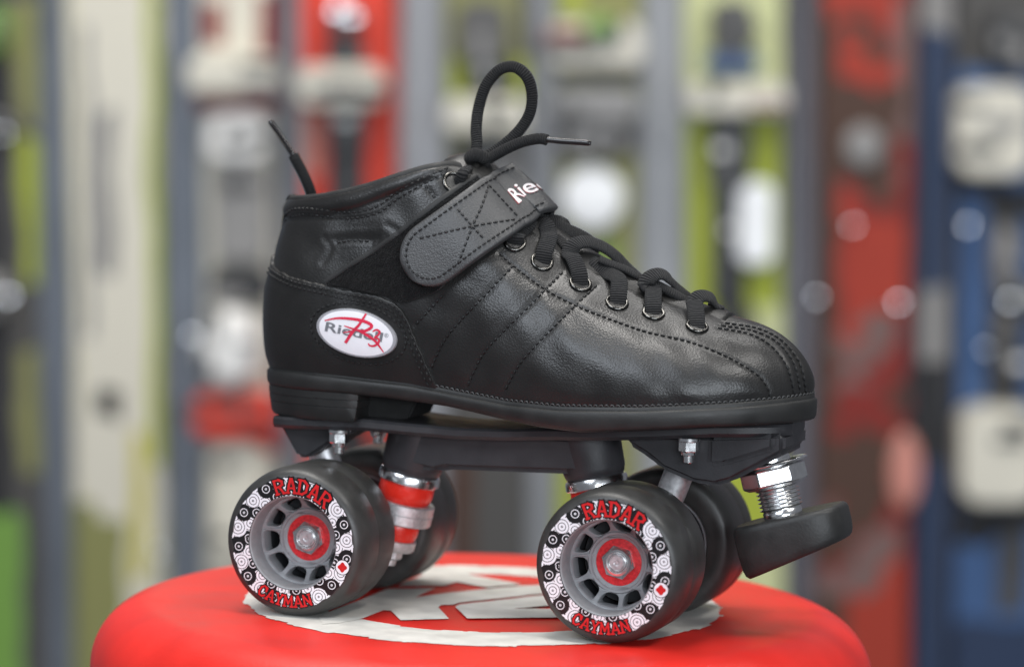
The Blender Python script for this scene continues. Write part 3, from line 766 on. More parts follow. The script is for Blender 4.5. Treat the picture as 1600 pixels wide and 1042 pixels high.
def make_wheel():
    t = MB(); rr = .031
    prof = [(.0192, .0014), (.0198, .0002), (.0268, 0.), (.0276, .0003), (.0288, .0012), (.0298, .0028), (.0305, .0050), (.0309, .0075), (.0310, .0100), (.0310, .0180), (.03085, .0184), (.03085, .0188), (.0310, .0192), (.0310, WW-.006), (.0304, WW-.0030), (.0290, WW-.0008), (.0275, WW), (.0200, WW), (.0195, WW-.001), (.0195, WW-.004)]
    lathe(t, prof, (0, 0, 0), (0, 1, 0), 128)
    t.F = [f for f in t.F if len(f) == 4]; t.mi = [0]*len(t.F)
    w = t.build('wheel', M['tyre'], skate, sharp=None)
    h = MB()
    lathe(h, [(.0193, .0006), (.0188, .0010), (.0186, .0020), (.0184, .0070), (.0182, .0120)], (0, 0, 0), (0, 1, 0), 96); h.F = [f for f in h.F if len(f) == 4]; h.mi = [0]*len(h.F)
    lathe(h, [(.0195, WW-.0005), (.0186, WW-.0010), (.0182, WW-.003), (.0178, WW-.012)], (0, 0, 0), (0, 1, 0), 96); h.F = [f for f in h.F if len(f) == 4]; h.mi = [0]*len(h.F)
    # spoke plate: ten rounded windows between rim and bearing seat
    cu = bpy.data.curves.new('spokes', 'CURVE'); cu.dimensions = '2D'; cu.fill_mode = 'BOTH'; cu.extrude = .0032; cu.bevel_depth = .0005; cu.bevel_resolution = 2
    def spl(P):
        s = cu.splines.new('POLY'); s.points.add(len(P)-1); s.use_cyclic_u = True
        for q_, p in zip(s.points, P): q_.co = (p[0], p[1], 0, 1)
    spl([(.0186*math.cos(a), .0186*math.sin(a)) for a in np.linspace(0, 2*PI, 97)[:-1]])
    spl([(.0100*math.cos(a), .0100*math.sin(a)) for a in np.linspace(0, 2*PI, 65)[:-1]])
    for k in range(10):
        a0 = math.radians(80+36*k); ho = []
        for s in np.linspace(0, 2*PI, 41)[:-1]:
            c, q_ = math.cos(s), math.sin(s)
            ra = .0150+.0028*np.sign(c)*abs(c)**.6; da = .0046*np.sign(q_)*abs(q_)**.6*(ra/.0150)**1.15
            ho.append((ra*math.cos(a0)-da*math.sin(a0)*.95, ra*math.sin(a0)+da*math.cos(a0)*.95))
        spl(ho)
    o = bpy.data.objects.new('spokes', cu); COL.objects.link(o)
    me = bpy.data.meshes.new_from_object(o.evaluated_get(bpy.context.evaluated_depsgraph_get()))
    h.add([(v.co.x, float(np.interp(math.hypot(v.co.x, v.co.y), [.0118, .0128, .0180], [.0176, .0168, .0112]))+.003-v.co.z, v.co.y) for v in me.vertices], [tuple(p.vertices) for p in me.polygons])
    bpy.data.objects.remove(o); bpy.data.curves.remove(cu); bpy.data.meshes.remove(me)
    lathe(h, [(.0128, .0172), (.0125, .0160), (.0121, .0156), (.0113, .0157), (.0109, .0164), (.0109, .0215)], (0, 0, 0), (0, 1, 0), 64); h.F = [f for f in h.F if len(f) < 10]; h.mi = [0]*len(h.F)
    lathe(h, [(.0002, .0290), (.0178, .0290)], (0, 0, 0), (0, 1, 0), 64, 1)
    lathe(h, [(.0184, .0105), (.0184, .0290)], (0, 0, 0), (0, 1, 0), 64, 1)
    h.mi = [m_ for f, m_ in zip(h.F, h.mi) if len(f) < 60]; h.F = [f for f in h.F if len(f) < 60]
    h.build('hub', [M['hub'], M['hub_dark']], w, sharp=40)
    b = MB(); lathe(b, [(.0110, .0190), (.0108, .0176), (.0104, .0173), (.0100, .0175), (.0099, .0184)], (0, 0, 0), (0, 1, 0), 64, 1)
    lathe(b, [(.0101, .0178), (.0092, .0175), (.0060, .0173), (.0030, .0173)], (0, 0, 0), (0, 1, 0), 64, 0)
    b.build('bearing', [M['bearing_red'], M['bearing_rim']], w, sharp=40)
    n = MB(); lathe(n, [(.0055, .0178), (.0070, .0176), (.0070, .0162), (.0060, .0155)], (0, 0, 0), (0, 1, 0), hexa=True, phase=.25)
    lathe(n, [(.0060, .0158), (.0059, .0152), (.0053, .0147), (.0044, .0146), (.0038, .0154), (.0037, .0160)], (0, 0, 0), (0, 1, 0), 40)
    n.mi = [0 for f in n.F if len(f) < 40]; n.F = [f for f in n.F if len(f) < 40]
    lathe(n, [(.0033, .0175), (.0033, .0147), (.0028, .0142), (.0012, .0142), (.0008, .0145), (.0002, .0145)], (0, 0, 0), (0, 1, 0), 32, 1)
    n.build('axle_nut', [M['chrome'], M['alloy']], w, sharp=30)
    p = MB(); V = []
    for i in range(160):
        t_ = 2*PI*i/160; jag = .0003*math.sin(11*t_*2+1)+.00012*random.uniform(-1, 1)
        for r_ in (.0194, .021, .023, .025, .0266+jag): V.append((r_*math.cos(t_), -.00006-.0, r_*math.sin(t_)))
    p.add(V, grid_faces(160, 5, True)); p.build('printed_band', M['print'], w, sharp=None)
    def word(body, h_, kx, rad, amid, top):
        L_ = MB(); adv = [GL[c][0]*h_*kx for c in body]; tot = sum(adv); k = 0
        for layer, (ext_, mi, y0) in enumerate(((.42, 1, -.00010), (.19, 0, -.00022))):
            x0 = -tot/2
            for c, a_ in zip(body, adv):
                for seg in GL[c][1]:
                    for p, q in zip(seg[:-1], seg[1:]):
                        p, q = np.array(p, float), np.array(q, float); d = q-p; d /= np.linalg.norm(d); nr = np.array([-d[1], d[0]])
                        wd = ext_*(.78 if abs(d[1]) < .3 else 1.); p2, q2 = p-d*wd*.42, q+d*wd*.42; pts = []
                        for t in (0, .5, 1):
                            m_ = p2+(q2-p2)*t
                            for sg in (-1, 1): pts.append(m_+nr*sg*wd*.5)
                        V = []; k += 1
                        for u, v in pts:
                            X, Y = x0+u*h_*kx, (v-.5)*h_
                            ang, r_ = (amid-X/rad, rad+Y) if top else (amid+X/rad, rad-Y)
                            V.append((r_*math.cos(ang), y0-k*4e-7, r_*math.sin(ang)))
                        L_.add(V, [(0, 1, 3, 2), (2, 3, 5, 4)], mi)
                x0 += a_
        L_.build('lettering', [M['red_ink'], M['black_ink']], w, smooth=False, sharp=None)
    word('RADAR', .0056, .97, .0235, math.radians(81), True)
    word('CAYMAN', .0043, .94, .0240, math.radians(-94), False)
    L_ = MB(); ca = math.radians(-18); cx, cz = .0238*math.cos(ca), .0238*math.sin(ca)
    for r_, mi, y in ((.0032, 1, -.00010), (.0029, 2, -.00014), (.0018, 0, -.0002)):
        L_.add([(cx+r_*math.cos(a)*(1+(.16*math.cos(4*a) if mi == 0 else 0)), y, cz+r_*math.sin(a)*(1+(.16*math.cos(4*a) if mi == 0 else 0))) for a in np.linspace(0, 2*PI, 33)[:-1]], [tuple(range(32))], mi)
    L_.build('emblem', [M['red_ink'], M['black_ink'], M['badge']], w, smooth=False, sharp=None)
    return w
w0 = make_wheel()
for x, s, rz in ((-WB, -1, 0.04), (WB, -1, -.02), (-WB, 1, 1.1), (WB, 1, 2.0)):
    if x < 0 and s < 0: w = w0
    else:
        w = w0.copy(); COL.objects.link(w); w.parent = skate
        for ch in list(w0.children):
            c = ch.copy(); COL.objects.link(c); c.parent = w; c.matrix_parent_inverse = Matrix()
    w.matrix_local = Matrix.Translation((x, s*TRK, AZ)) @ (Matrix.Rotation(PI, 4, 'Z') if s > 0 else Matrix()) @ Matrix.Rotation(rz, 4, 'Y')

# ---- toe stop
ax = np.array([.275, 0, -.961]); ax /= np.linalg.norm(ax)
tb = np.array([.1180, 0, .0680])                       # where the stem leaves the plate
V = []; rub = MB()
Xs, Ys = np.array([.961, 0, .275]), np.array([0, 1., 0]); cen = tb+ax*.0200+Xs*.0026
lev = [(0, .90), (.0003, .945), (.0014, .985), (.003, 1.0), (.0095, 1.0), (.0145, .985), (.0168, .955), (.0180, .90), (.0182, .5), (.0182, .02)]
for i in range(72):
    t = 2*PI*i/72; c, s = math.cos(t), math.sin(t)
    ex, ey = .0232*np.sign(c)*abs(c)**.55, .0180*np.sign(s)*abs(s)**.62
    for h, k in lev:
        hh = h*(1-.24*(ex/.0232)*k)
        V.append(cen+Xs*ex*k+Ys*ey*k+ax*hh)
rub.add(V, grid_faces(72, len(lev), True)+[tuple(i*len(lev) for i in range(72))])
stop = rub.build('toe_stop', M['rubber'], skate, sharp=60)
mb = MB(); pr = [(.0078, -.006)]
for k in range(9):
    h0 = .0035+k*.0016; pr += [(.0089, h0), (.0088, h0+.0003), (.0076, h0+.0009), (.0076, h0+.0012)]
pr += [(.0080, .0178), (.0080, .0200), (.0088, .0202), (.0088, .0218)]
lathe(mb, pr, tb, ax, 48); mb.build('stem', M['chrome'], stop, sharp=60)
mb = MB(); lathe(mb, [(.008, -.0022), (.0150, -.0022), (.0152, -.0016), (.0150, -.0008), (.008, -.0008)], tb, ax, 48)
lathe(mb, [(.0108, -.0008), (.0136, .0004), (.0136, .0066), (.0112, .0080), (.008, .0080)], tb, ax, hexa=True, phase=.25)
o = mb.build('lock_nut', M['chrome'], stop, sharp=30)
bv = o.modifiers.new('edges', 'BEVEL'); bv.width = .0005; bv.segments = 2; bv.limit_method = 'ANGLE'; bv.angle_limit = .6

# ================================================================== the stool
SX, SY, SR, SE = -.009, .014, .1655, .027
stool = empty('stool', (SX, SY, -.42)); tag(stool, 'round red padded stool top with a worn white ring emblem, under the roller skate', 'stool')
mb = MB(); prof = [(.0001, 0)]+[(r, 0) for r in (.03, .06, .09, .11, SR-SE)]
prof += [(SR-SE+SE*math.sin(a), -SE+SE*math.cos(a)) for a in np.linspace(.08, PI/2, 18)]+[(SR+.0006, -.05), (SR, -.085), (SR-.004, -.092), (SR-.02, -.094), (.0001, -.094)]
lathe(mb, prof, (0, 0, .42), (0, 0, 1), 160)
mb.build('seat', M['vinyl'], stool, sharp=None)
# print on the seat: ring plus two block characters
def sl(p): return np.array([p[0]-SX, p[1]-SY, .42])
mb = MB(); NR = 720; V = []
rj = np.random.default_rng(3)
def ragged(n, cell, amp):
    out = np.zeros(n); i = 0
    while i < n:
        k = int(rj.integers(2, cell)); out[i:i+k] = rj.uniform(-amp, amp); i += k
    return out
ro = .1015+ragged(NR, 22, .0016)+ragged(NR, 5, .0005); ri = .0745+.0040*np.sin(np.arange(NR)*2*PI/NR+.3)+ragged(NR, 26, .0013)+ragged(NR, 5, .0003)
k1 = (np.arange(NR)*2*PI/NR)
for i, a in enumerate(k1):
    for f in np.linspace(0, 1, 4): r_ = ri[i]*(1-f)+ro[i]*f; V.append((r_*math.cos(a), r_*math.sin(a), .42+.0003))
mb.add(V, grid_faces(NR, 4, True))
zk = lambda L: [(560+a/5.333, 860+b/5.333) for a, b in L]
shapes = [
 zk([(-330, 560), (-200, 500), (0, 425), (240, 325), (640, 320), (475, 395), (770, 355), (1060, 325), (1350, 300), (1600, 292), (1900, 290), (1900, 330), (1510, 368), (840, 440), (790, 458), (690, 460), (665, 480), (755, 575), (350, 587), (270, 507), (205, 505), (40, 570), (-150, 610), (-300, 620)]),
 zk([(325, 306), (470, 238), (600, 196), (700, 175), (830, 188), (960, 215), (1360, 290), (1080, 314), (960, 298), (820, 270), (720, 303)]),
 zk([(805, 482), (845, 462), (1510, 388), (1900, 350), (2100, 380), (2100, 440), (1560, 474), (1285, 498), (1570, 500), (1900, 480), (2050, 520), (1900, 570), (1550, 572), (905, 580)]),
]
for k, s in enumerate(shapes):
    P = np.array(s, float); Q = []
    for i in range(len(P)):
        a, b = P[i], P[(i+1) % len(P)]; n = max(1, int(np.linalg.norm(b-a)/9))
        for t in range(n): Q.append(a+(b-a)*t/n+rj.normal(0, .25, 2)*(t > 0)*np.array([1, .5]))
    W3 = [sl(Uz(x, y, 0))[:2] for x, y in Q]
    V2, F2 = cdt(W3, .006)
    mb.add([(x, y, .42+.0005+.0002*k) for x, y in V2], F2)
mb.build('seat_emblem', M['logo_white'], stool, smooth=False, sharp=None)
mb = MB(); lathe(mb, [(.03, .325), (.024, .32), (.024, .02), (.03, .012), (.15, .004), (.155, -.002), (.0001, -.002)], (0, 0, 0), (0, 0, 1), 64)
mb.build('pedestal', M['chrome'], stool)

# ================================================================== the shop wall and skis behind (far out of focus)
DW = 3.3
rt = RC[0]; fh = np.array([-math.sin(YAW), math.cos(YAW), 0.]); fh = fh-rt*np.dot(fh, rt); fh /= np.linalg.norm(fh); up = np.cross(rt, fh)
WC = CAM+fh*DW                                       # wall frame: x right, y away, z up
MW = Matrix((( *[float(v) for v in (rt[0], fh[0], up[0], WC[0])],), ( *[float(v) for v in (rt[1], fh[1], up[1], WC[1])],), ( *[float(v) for v in (rt[2], fh[2], up[2], WC[2])],), (0, 0, 0, 1)))
def wl(px, py, dy=0.):
    p = Up(px, py, WC+fh*dy, fh)-WC
    return float(np.dot(p, rt)), float(np.dot(p, up))
def flatmat(name, c, rough=.5, metal=0.): return mat(name, c, rough, metal, noise=(9, .10))
C = {
 'wall': srgb(150, 152, 157), 'cream': srgb(208, 203, 188), 'white': srgb(232, 230, 226), 'bright': (.86, .87, .88), 'red': srgb(208, 62, 44), 'dred': srgb(124, 36, 29),  # bright: whiter than white, for glare painted on two skis
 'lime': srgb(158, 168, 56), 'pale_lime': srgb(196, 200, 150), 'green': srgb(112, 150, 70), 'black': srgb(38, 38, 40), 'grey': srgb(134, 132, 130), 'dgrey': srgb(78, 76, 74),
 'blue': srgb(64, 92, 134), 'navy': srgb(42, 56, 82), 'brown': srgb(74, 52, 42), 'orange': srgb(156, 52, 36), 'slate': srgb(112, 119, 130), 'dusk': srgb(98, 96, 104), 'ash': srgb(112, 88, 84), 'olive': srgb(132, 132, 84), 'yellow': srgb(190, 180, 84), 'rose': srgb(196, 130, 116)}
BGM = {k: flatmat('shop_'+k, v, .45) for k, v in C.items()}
BGM['screw'] = mat('dull_screw_steel', (.8, .8, .82), .22, 1., noise=(60, .1))
BGM['steel'] = mat('binding_steel', (.75, .75, .76), .12, 1., noise=(60, .1))
# wall of three panels, the outer two coloured darker to paint in shading
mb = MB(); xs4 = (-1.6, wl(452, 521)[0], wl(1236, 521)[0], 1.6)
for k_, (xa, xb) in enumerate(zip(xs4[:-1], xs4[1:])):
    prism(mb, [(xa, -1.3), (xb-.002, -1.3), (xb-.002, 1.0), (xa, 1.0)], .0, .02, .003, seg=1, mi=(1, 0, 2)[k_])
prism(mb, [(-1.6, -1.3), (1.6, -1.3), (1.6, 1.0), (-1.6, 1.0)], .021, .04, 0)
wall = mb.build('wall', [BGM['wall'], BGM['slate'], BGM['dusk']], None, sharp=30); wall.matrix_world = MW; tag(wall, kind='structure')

def ski_material(name, base, rects, x0, z0, swirl=1.):
    """base colour with blocks of print: rects (px0, py0, px1, py1, colour) measured on the ski"""
    m = mat(name, base, .55, spec=.3); nt = m.node_tree; L = nt.links; b = nt.nodes['Principled BSDF']
    tc = nt.nodes.new('ShaderNodeTexCoord'); nz = nt.nodes.new('ShaderNodeTexNoise'); nz.inputs['Scale'].default_value = 14
    L.new(tc.outputs['Object'], nz.inputs['Vector'])
    sub = nt.nodes.new('ShaderNodeVectorMath'); sub.operation = 'MULTIPLY_ADD'; sub.inputs[1].default_value = (.012*swirl, 0, .05*swirl); L.new(nz.outputs['Color'], sub.inputs[0])
    off_ = nt.nodes.new('ShaderNodeVectorMath'); off_.operation = 'SUBTRACT'; off_.inputs[1].default_value = (.006*swirl, 0, .025*swirl)
    L.new(tc.outputs['Object'], off_.inputs[0]); L.new(off_.outputs[0], sub.inputs[2])
    sx = nt.nodes.new('ShaderNodeSeparateXYZ'); L.new(sub.outputs[0], sx.inputs[0]); prev = None
    for a, c, d_, e, colr in rects:
        xa, za = wl(a, c, -.03); xb, zb_ = wl(d_, e, -.03); xa -= x0; xb -= x0; za -= z0; zb_ -= z0
        lo, hi = sorted((za, zb_)); fac = None
        for s, lim, op in ((sx.outputs['X'], xa, 'GREATER_THAN'), (sx.outputs['X'], xb, 'LESS_THAN'), (sx.outputs['Z'], lo, 'GREATER_THAN'), (sx.outputs['Z'], hi, 'LESS_THAN')):
            n = nt.nodes.new('ShaderNodeMath'); n.operation = op; L.new(s, n.inputs[0]); n.inputs[1].default_value = lim
            if fac is None: fac = n.outputs[0]
            else:
                q_ = nt.nodes.new('ShaderNodeMath'); q_.operation = 'MULTIPLY'; L.new(fac, q_.inputs[0]); L.new(n.outputs[0], q_.inputs[1]); fac = q_.outputs[0]
        mx = nt.nodes.new('ShaderNodeMix'); mx.data_type = 'RGBA'; L.new(fac, mx.inputs['Factor'])
        if prev is None: mx.inputs[6].default_value = (*base, 1)
        else: L.new(prev, mx.inputs[6])
        mx.inputs[7].default_value = (*C[colr], 1); prev = mx.outputs[2]
    if prev is not None: L.new(prev, b.inputs['Base Color'])
    return m

def ski(label, xl, xr, base, rects, pieces, lean=0., swirl=1.):
    """one ski on the wall: board with a turned-up tip, plus binding pieces (name, px0, py0, px1, py1, depth m, colour, round)"""
    x0, _ = wl((xl+xr)/2, 521, -.03); hw = abs(wl(xr, 521, -.03)[0]-wl(xl, 521, -.03)[0])/2
    z0 = -.95
    o = empty('ski'); o.matrix_world = MW @ Matrix.Translation((x0, 0, z0)) @ Matrix.Rotation(lean, 4, 'Y')
    tag(o, label, 'ski', 'skis on the shop wall')
    # outline: tail, waist, shovel, tip
    zz = np.linspace(0, 1.72, 60)
    wdt = np.interp(zz, [0, .03, .1, .75, 1.45, 1.62, 1.69, 1.72], [.6, .95, 1.08, .96, 1.2, 1.05, .6, .12])*hw
    yb = np.interp(zz, [0, 1.4, 1.6, 1.72], [0, 0, -.02, -.06]); V = []
    for z, w_, y in zip(zz, wdt, yb):
        for sx_, dy in ((-1, -.004), (-1, -.012), (-.93, -.016), (.93, -.016), (1, -.012), (1, -.004)): V.append((sx_*w_, -.020+dy+y, z))
    Fc = grid_faces(60, 6)+[(i*6+5, (i+1)*6+5, (i+1)*6, i*6) for i in range(59)]+[tuple(range(6)), tuple(59*6+j for j in range(6))]
    mesh('board', V, Fc, ski_material('ski_print', C[base], rects, x0, z0, swirl), o, sharp=40)
    for nm, a, c, d_, e, dep_, colr, rnd in pieces:
        xa, za = wl(a, c, -.05); xb, zb_ = wl(d_, e, -.05); xa, xb = xa-x0, xb-x0; za, zb_ = za-z0, zb_-z0
        mb = MB(); cx, cz, rx, rz = (xa+xb)/2, (za+zb_)/2, abs(xb-xa)/2, abs(za-zb_)/2
        if rnd:
            V = []; lv_ = [(.0, 1.), (.6, 1.), (.85, .93), (.97, .75), (1., .45), (1.0, .01)]
            for i in range(32):
                t = 2*PI*i/32
                for h, k in lv_: V.append((cx+rx*k*math.cos(t), -.036-dep_*h, cz+rz*k*math.sin(t)))
            mb.add(V, grid_faces(32, 6, True))
        else:
            c_ = min(rx, rz)*.3
            prism(mb, [(cx-rx+c_, cz-rz), (cx+rx-c_, cz-rz), (cx+rx, cz-rz+c_), (cx+rx, cz+rz-c_), (cx+rx-c_, cz+rz), (cx-rx+c_, cz+rz), (cx-rx, cz+rz-c_), (cx-rx, cz-rz+c_)], -.036-dep_, -.030, .004)
        mb.build(nm, BGM[colr], o, sharp=40)
        if nm in ('sticker', 'badge_mark', 'screw') or min(rx, rz) < .011: continue
        for _ in range(3 if rz > .02 else 2):      # slots, levers and caps on the binding
            u, v = bgr.uniform(-.7, .7)*rx, bgr.uniform(-.7, .7)*rz; a_, b_ = bgr.uniform(.25, .6)*rx, bgr.uniform(.0025, .007)
            if bgr.random() < .35: a_, b_ = b_, min(a_, rz*.6)
            m2 = MB(); prism(m2, [(cx+u-a_, cz+v-b_), (cx+u+a_, cz+v-b_), (cx+u+a_, cz+v+b_), (cx+u-a_, cz+v+b_)], -.036-dep_*1.0-.004, -.036-dep_*.9, .0012)
            m2.build('slot_cover', BGM[bgr.choice(['black', 'dgrey', 'grey', 'black', 'white' if colr in ('black', 'dgrey') else 'black', 'dred' if colr == 'cream' else 'dgrey'])], o, sharp=40)
    return o
bgr = random.Random(21)

ski('dark ski with lime green print at the left edge of the wall', -70, 62, 'dgrey',
    [(-80, -300, 20, 1300, 'black'), (34, 235, 70, 420, 'lime'), (-40, 790, 40, 1100, 'green'), (30, 560, 60, 720, 'olive'), (20, 0, 60, 210, 'olive')],
    [('toe_piece', -40, 10, 18, 90, .05, 'green', True), ('brake', -30, 180, 16, 220, .03, 'grey', True), ('heel_piece', -50, 425, 16, 500, .04, 'grey', True)], swirl=2.5)
ski('cream ski with yellow green edges and a small dark mark, no binding in view', 112, 256, 'cream',
    [(108, -300, 128, 1300, 'yellow'), (226, -300, 250, 700, 'lime'), (242, -300, 262, 1300, 'olive'), (148, 200, 182, 410, 'grey'), (148, 592, 188, 632, 'black'), (108, 800, 200, 1100, 'olive'), (205, 640, 230, 900, 'yellow'), (128, 60, 146, 520, 'grey')], [], swirl=1.8)
ski('white ski with red bands and a chunky white binding, behind the heel of the skate', 318, 432, 'cream',
    [(424, -300, 445, 1300, 'black'), (318, 0, 350, 80, 'dred'), (405, -10, 440, 90, 'dred'), (310, 640, 440, 690, 'red'), (310, 1000, 440, 1200, 'dred')],  # full-length black strip paints in the shadowed gap beside the board
    [('toe_piece', 298, 88, 438, 146, .06, 'cream', False), ('toe_plate', 306, 148, 432, 174, .03, 'dred', False), ('toe_housing', 326, 176, 420, 250, .04, 'white', False), ('mounting_plate', 336, 256, 418, 410, .03, 'grey', False), ('boot_rest', 330, 418, 424, 472, .03, 'black', False),
     ('heel_dial', 312, 478, 412, 604, .07, 'white', True), ('heel_piece', 304, 612, 436, 676, .05, 'red', False), ('heel_track', 330, 690, 412, 880, .03, 'cream', False)])
ski('bright red ski with a black tapering tail and white binding bar, behind the collar', 476, 622, 'red',
    [(510, 170, 576, 700, 'black'), (604, -300, 640, 1200, 'orange'), (470, 180, 500, 280, 'rose')],
    [('toe_piece', 506, 4, 574, 52, .06, 'steel', True), ('toe_housing', 512, 58, 570, 102, .05, 'black', False), ('binding_bar', 468, 104, 602, 166, .06, 'cream', False), ('heel_track', 512, 172, 572, 240, .03, 'black', False), ('heel_spine', 522, 240, 564, 420, .02, 'black', False), ('heel_piece', 520, 690, 640, 790, .04, 'black', False)])
ski('olive yellow ski with a dark toe binding, behind the lace loop', 700, 824, 'olive',
    [(690, 240, 840, 1300, 'dgrey'), (810, -300, 840, 1300, 'dgrey'), (700, 100, 720, 170, 'lime'), (800, 100, 830, 170, 'lime'), (690, 700, 740, 1300, 'brown')],  # long dark strip down the right side is painted edge shadow
    [('toe_piece', 716, 4, 792, 100, .06, 'dgrey', False), ('toe_housing', 738, 100, 800, 146, .04, 'black', False), ('binding_bar', 696, 152, 824, 206, .06, 'cream', False), ('heel_piece', 720, 214, 810, 262, .04, 'black', False), ('heel_track', 700, 262, 820, 420, .03, 'grey', False)])
ski('olive ski with green and cream binding and bright white sticker, behind the laces', 872, 996, 'olive',
    [(876, 105, 1000, 130, 'black'), (860, 190, 1000, 248, 'dgrey'), (870, 380, 960, 400, 'green'), (860, 700, 900, 1300, 'lime'), (880, -100, 910, 20, 'lime')],
    [('toe_piece', 858, 36, 1002, 108, .06, 'cream', False), ('release_lever', 906, 26, 962, 76, .07, 'green', True), ('toe_housing', 868, 136, 994, 190, .05, 'grey', False), ('boot_rest', 884, 196, 972, 236, .04, 'grey', False), ('sticker', 876, 258, 976, 362, .025, 'bright', True)])  # the bright round piece is an overexposed highlight painted white
ski('lime ski with black centre panel and black and blue binding, behind the toe', 1072, 1226, 'lime',
    [(1066, -300, 1240, 185, 'pale_lime'), (1222, -300, 1245, 1300, 'dgrey'), (1112, 190, 1166, 470, 'black'), (1126, 470, 1166, 600, 'black'), (1066, 840, 1240, 1300, 'pale_lime'), (1180, 480, 1240, 560, 'pale_lime')],  # dark right-hand strip stands for shadow along the edge
    [('toe_piece', 1110, 2, 1172, 84, .06, 'dgrey', False), ('toe_housing', 1102, 84, 1182, 114, .05, 'blue', False), ('binding_bar', 1072, 130, 1226, 178, .05, 'cream', False), ('heel_track', 1106, 184, 1172, 300, .025, 'black', False), ('heel_spine', 1112, 300, 1150, 480, .02, 'black', False), ('sticker', 1154, 284, 1208, 414, .026, 'bright', False), ('heel_piece', 1124, 480, 1180, 620, .03, 'black', False)])  # the bright block is a logo with its glare painted in
ski('rust red ski with dark smoky swirls, right of the toe', 1276, 1422, 'dred',
    [(1262, -300, 1294, 1300, 'brown'), (1294, -60, 1400, 60, 'orange'), (1300, 70, 1390, 110, 'brown'), (1310, 110, 1400, 165, 'orange'), (1395, 0, 1430, 260, 'ash'), (1300, 170, 1400, 290, 'brown'), (1310, 330, 1410, 500, 'orange'), (1300, 500, 1390, 560, 'ash'), (1330, 600, 1420, 700, 'brown'), (1290, 690, 1380, 820, 'brown'), (1276, 830, 1400, 900, 'ash'), (1330, 900, 1440, 1100, 'orange'), (1270, 900, 1330, 1100, 'brown')],
    [('sticker', 1322, 196, 1382, 262, .012, 'grey', True), ('badge_mark', 1392, 676, 1440, 800, .012, 'rose', True)], swirl=4.5)
ski('narrow navy ski with a grey block, between the rust red ski and the blue ski', 1436, 1480, 'navy',
    [(1430, 440, 1485, 560, 'grey'), (1430, 560, 1490, 720, 'black'), (1430, -200, 1490, 60, 'grey')], [])
ski('blue ski with two square cream binding blocks and shiny hardware at the right edge', 1496, 1640, 'blue',
    [(1490, -300, 1660, 120, 'dgrey'), (1490, 280, 1660, 330, 'black'), (1540, 330, 1590, 620, 'dgrey'), (1490, 780, 1660, 830, 'black'), (1560, 830, 1600, 960, 'dgrey'), (1490, 980, 1660, 1200, 'navy')],
    [('toe_piece', 1488, 134, 1602, 274, .06, 'cream', False), ('heel_piece', 1496, 632, 1612, 780, .06, 'cream', False), ('brake_arm', 1548, 350, 1582, 470, .05, 'grey', True), ('spring_housing', 1540, 480, 1590, 600, .05, 'dgrey', True), ('toe_housing', 1540, 20, 1610, 110, .05, 'black', False), ('pivot_cap', 1590, 440, 1622, 490, .06, 'grey', True), ('pivot_cap', 1572, 64, 1602, 110, .06, 'grey', True)], swirl=2.)

# added mirror discs, each tilted to glint the window light at the camera
WINDOW = CAM*np.array([1, 1, 0])+rt*.7+fh*-1.5+np.array([0, 0, .45])
for a, c, r_ in ((14, 462, .0040), (300, 524, .0034), (246, 862, .0030), (238, 838, .0022), (1332, 352, .0030), (1404, 472, .0036), (1276, 464, .0030), (1588, 92, .0036), (1512, 352, .0034), (6, 208, .0030), (1578, 470, .0036), (1540, 545, .0026)):
    x, z = wl(a, c, -.075); P = WC+rt*x+up*z-fh*.075
    n_ = (WINDOW-P)/np.linalg.norm(WINDOW-P)+(CAM-P)/np.linalg.norm(CAM-P); n_ /= np.linalg.norm(n_)
    own = min([o for o in bpy.data.objects if o.get('category') == 'ski'], key=lambda o: abs((MW.inverted() @ o.matrix_world.translation).x-x))
    mb = MB(); lathe(mb, [(r_, -.006), (r_, -.001), (r_*.85, 0), (.0001, .0002)], (0, 0, 0), (0, 0, 1), 20)
    lathe(mb, [(.002, -.05), (.002, -.005)], (0, 0, 0), (0, 0, 1), 10)
    o = mb.build('screw', BGM['screw'], own, sharp=40)
    o.matrix_world = Matrix.Translation(Vector(P)) @ Vector(n_).to_track_quat('Z', 'Y').to_matrix().to_4x4()

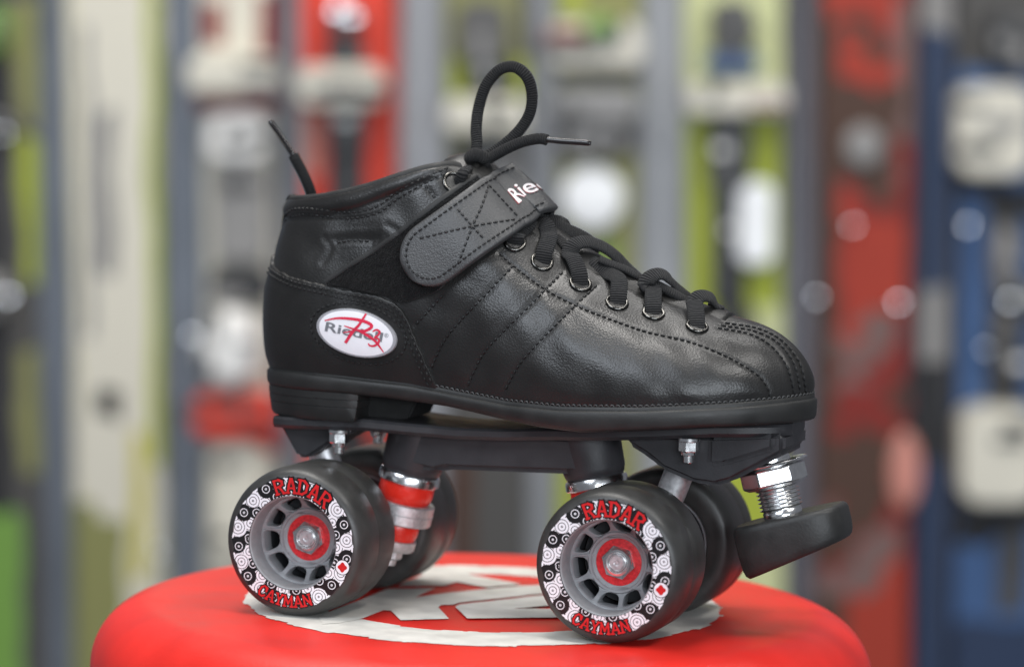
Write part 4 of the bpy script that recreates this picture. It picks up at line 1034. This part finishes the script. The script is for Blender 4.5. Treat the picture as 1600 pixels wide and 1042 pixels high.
# ================================================================== light, world, camera
w = bpy.data.worlds.new('World'); scene.world = w; w.use_nodes = True
bgd = w.node_tree.nodes['Background']; bgd.inputs['Color'].default_value = (.84, .89, 1, 1); bgd.inputs['Strength'].default_value = .17
def area(name, loc, target, sx_, sy_, power, col):
    l = bpy.data.lights.new(name, 'AREA'); l.shape = 'RECTANGLE'; l.size = sx_; l.size_y = sy_; l.energy = power; l.color = col
    o = bpy.data.objects.new(name, l); COL.objects.link(o); o.location = loc
    o.rotation_euler = (Vector(target)-Vector(loc)).to_track_quat('-Z', 'Y').to_euler(); return o
def cf(r, f, u): return tuple(CAM*np.array([1, 1, 0])+rt*r+fh*f+np.array([0, 0, u]))      # metres right of, ahead of the camera, above the seat
area('ceiling_light', cf(-.3, 1.2, 2.0), cf(0, 1.3, 0), 1.3, .4, 28, (1, .97, .93))
area('ceiling_light', cf(1.1, .4, 1.9), cf(0, 1.3, 0), 1.0, .35, 20, (1, .98, .95))
area('ceiling_light', cf(.1, 2.2, 2.1), cf(0, 3.3, 0), 2.2, .4, 37, (1, .98, .95))
area('shop_window', cf(.7, -1.5, .45), cf(0, 1.3, .1), 2.0, .6, 54, (.86, .93, 1))
area('shop_window', cf(-1.1, -.2, 1.55), cf(0, 1.3, .1), 1.1, 1.1, 27, (.84, .91, 1))  # unseen soft source added for a bluish sheen on strap and vamp

cam = bpy.data.cameras.new('Camera'); co = bpy.data.objects.new('Camera', cam); COL.objects.link(co)
cam.sensor_width = 36; cam.lens = F/1600*36; cam.clip_start = .05; cam.clip_end = 100
Mx = Matrix(((RC[0][0], RC[1][0], -RC[2][0], CAM[0]), (RC[0][1], RC[1][1], -RC[2][1], CAM[1]), (RC[0][2], RC[1][2], -RC[2][2], CAM[2]), (0, 0, 0, 1)))
co.matrix_world = Mx; scene.camera = co
cam.dof.use_dof = True; cam.dof.focus_distance = float(np.dot(np.array([.01, -.045, .07])-CAM, RC[2])); cam.dof.aperture_fstop = 4.9
vs = scene.view_settings; vs.view_transform = 'Standard'; vs.look = 'None'; vs.gamma = 1; vs.exposure = 0; vs.use_curve_mapping = False
scene.render.engine = 'CYCLES'; scene.cycles.use_denoising = True
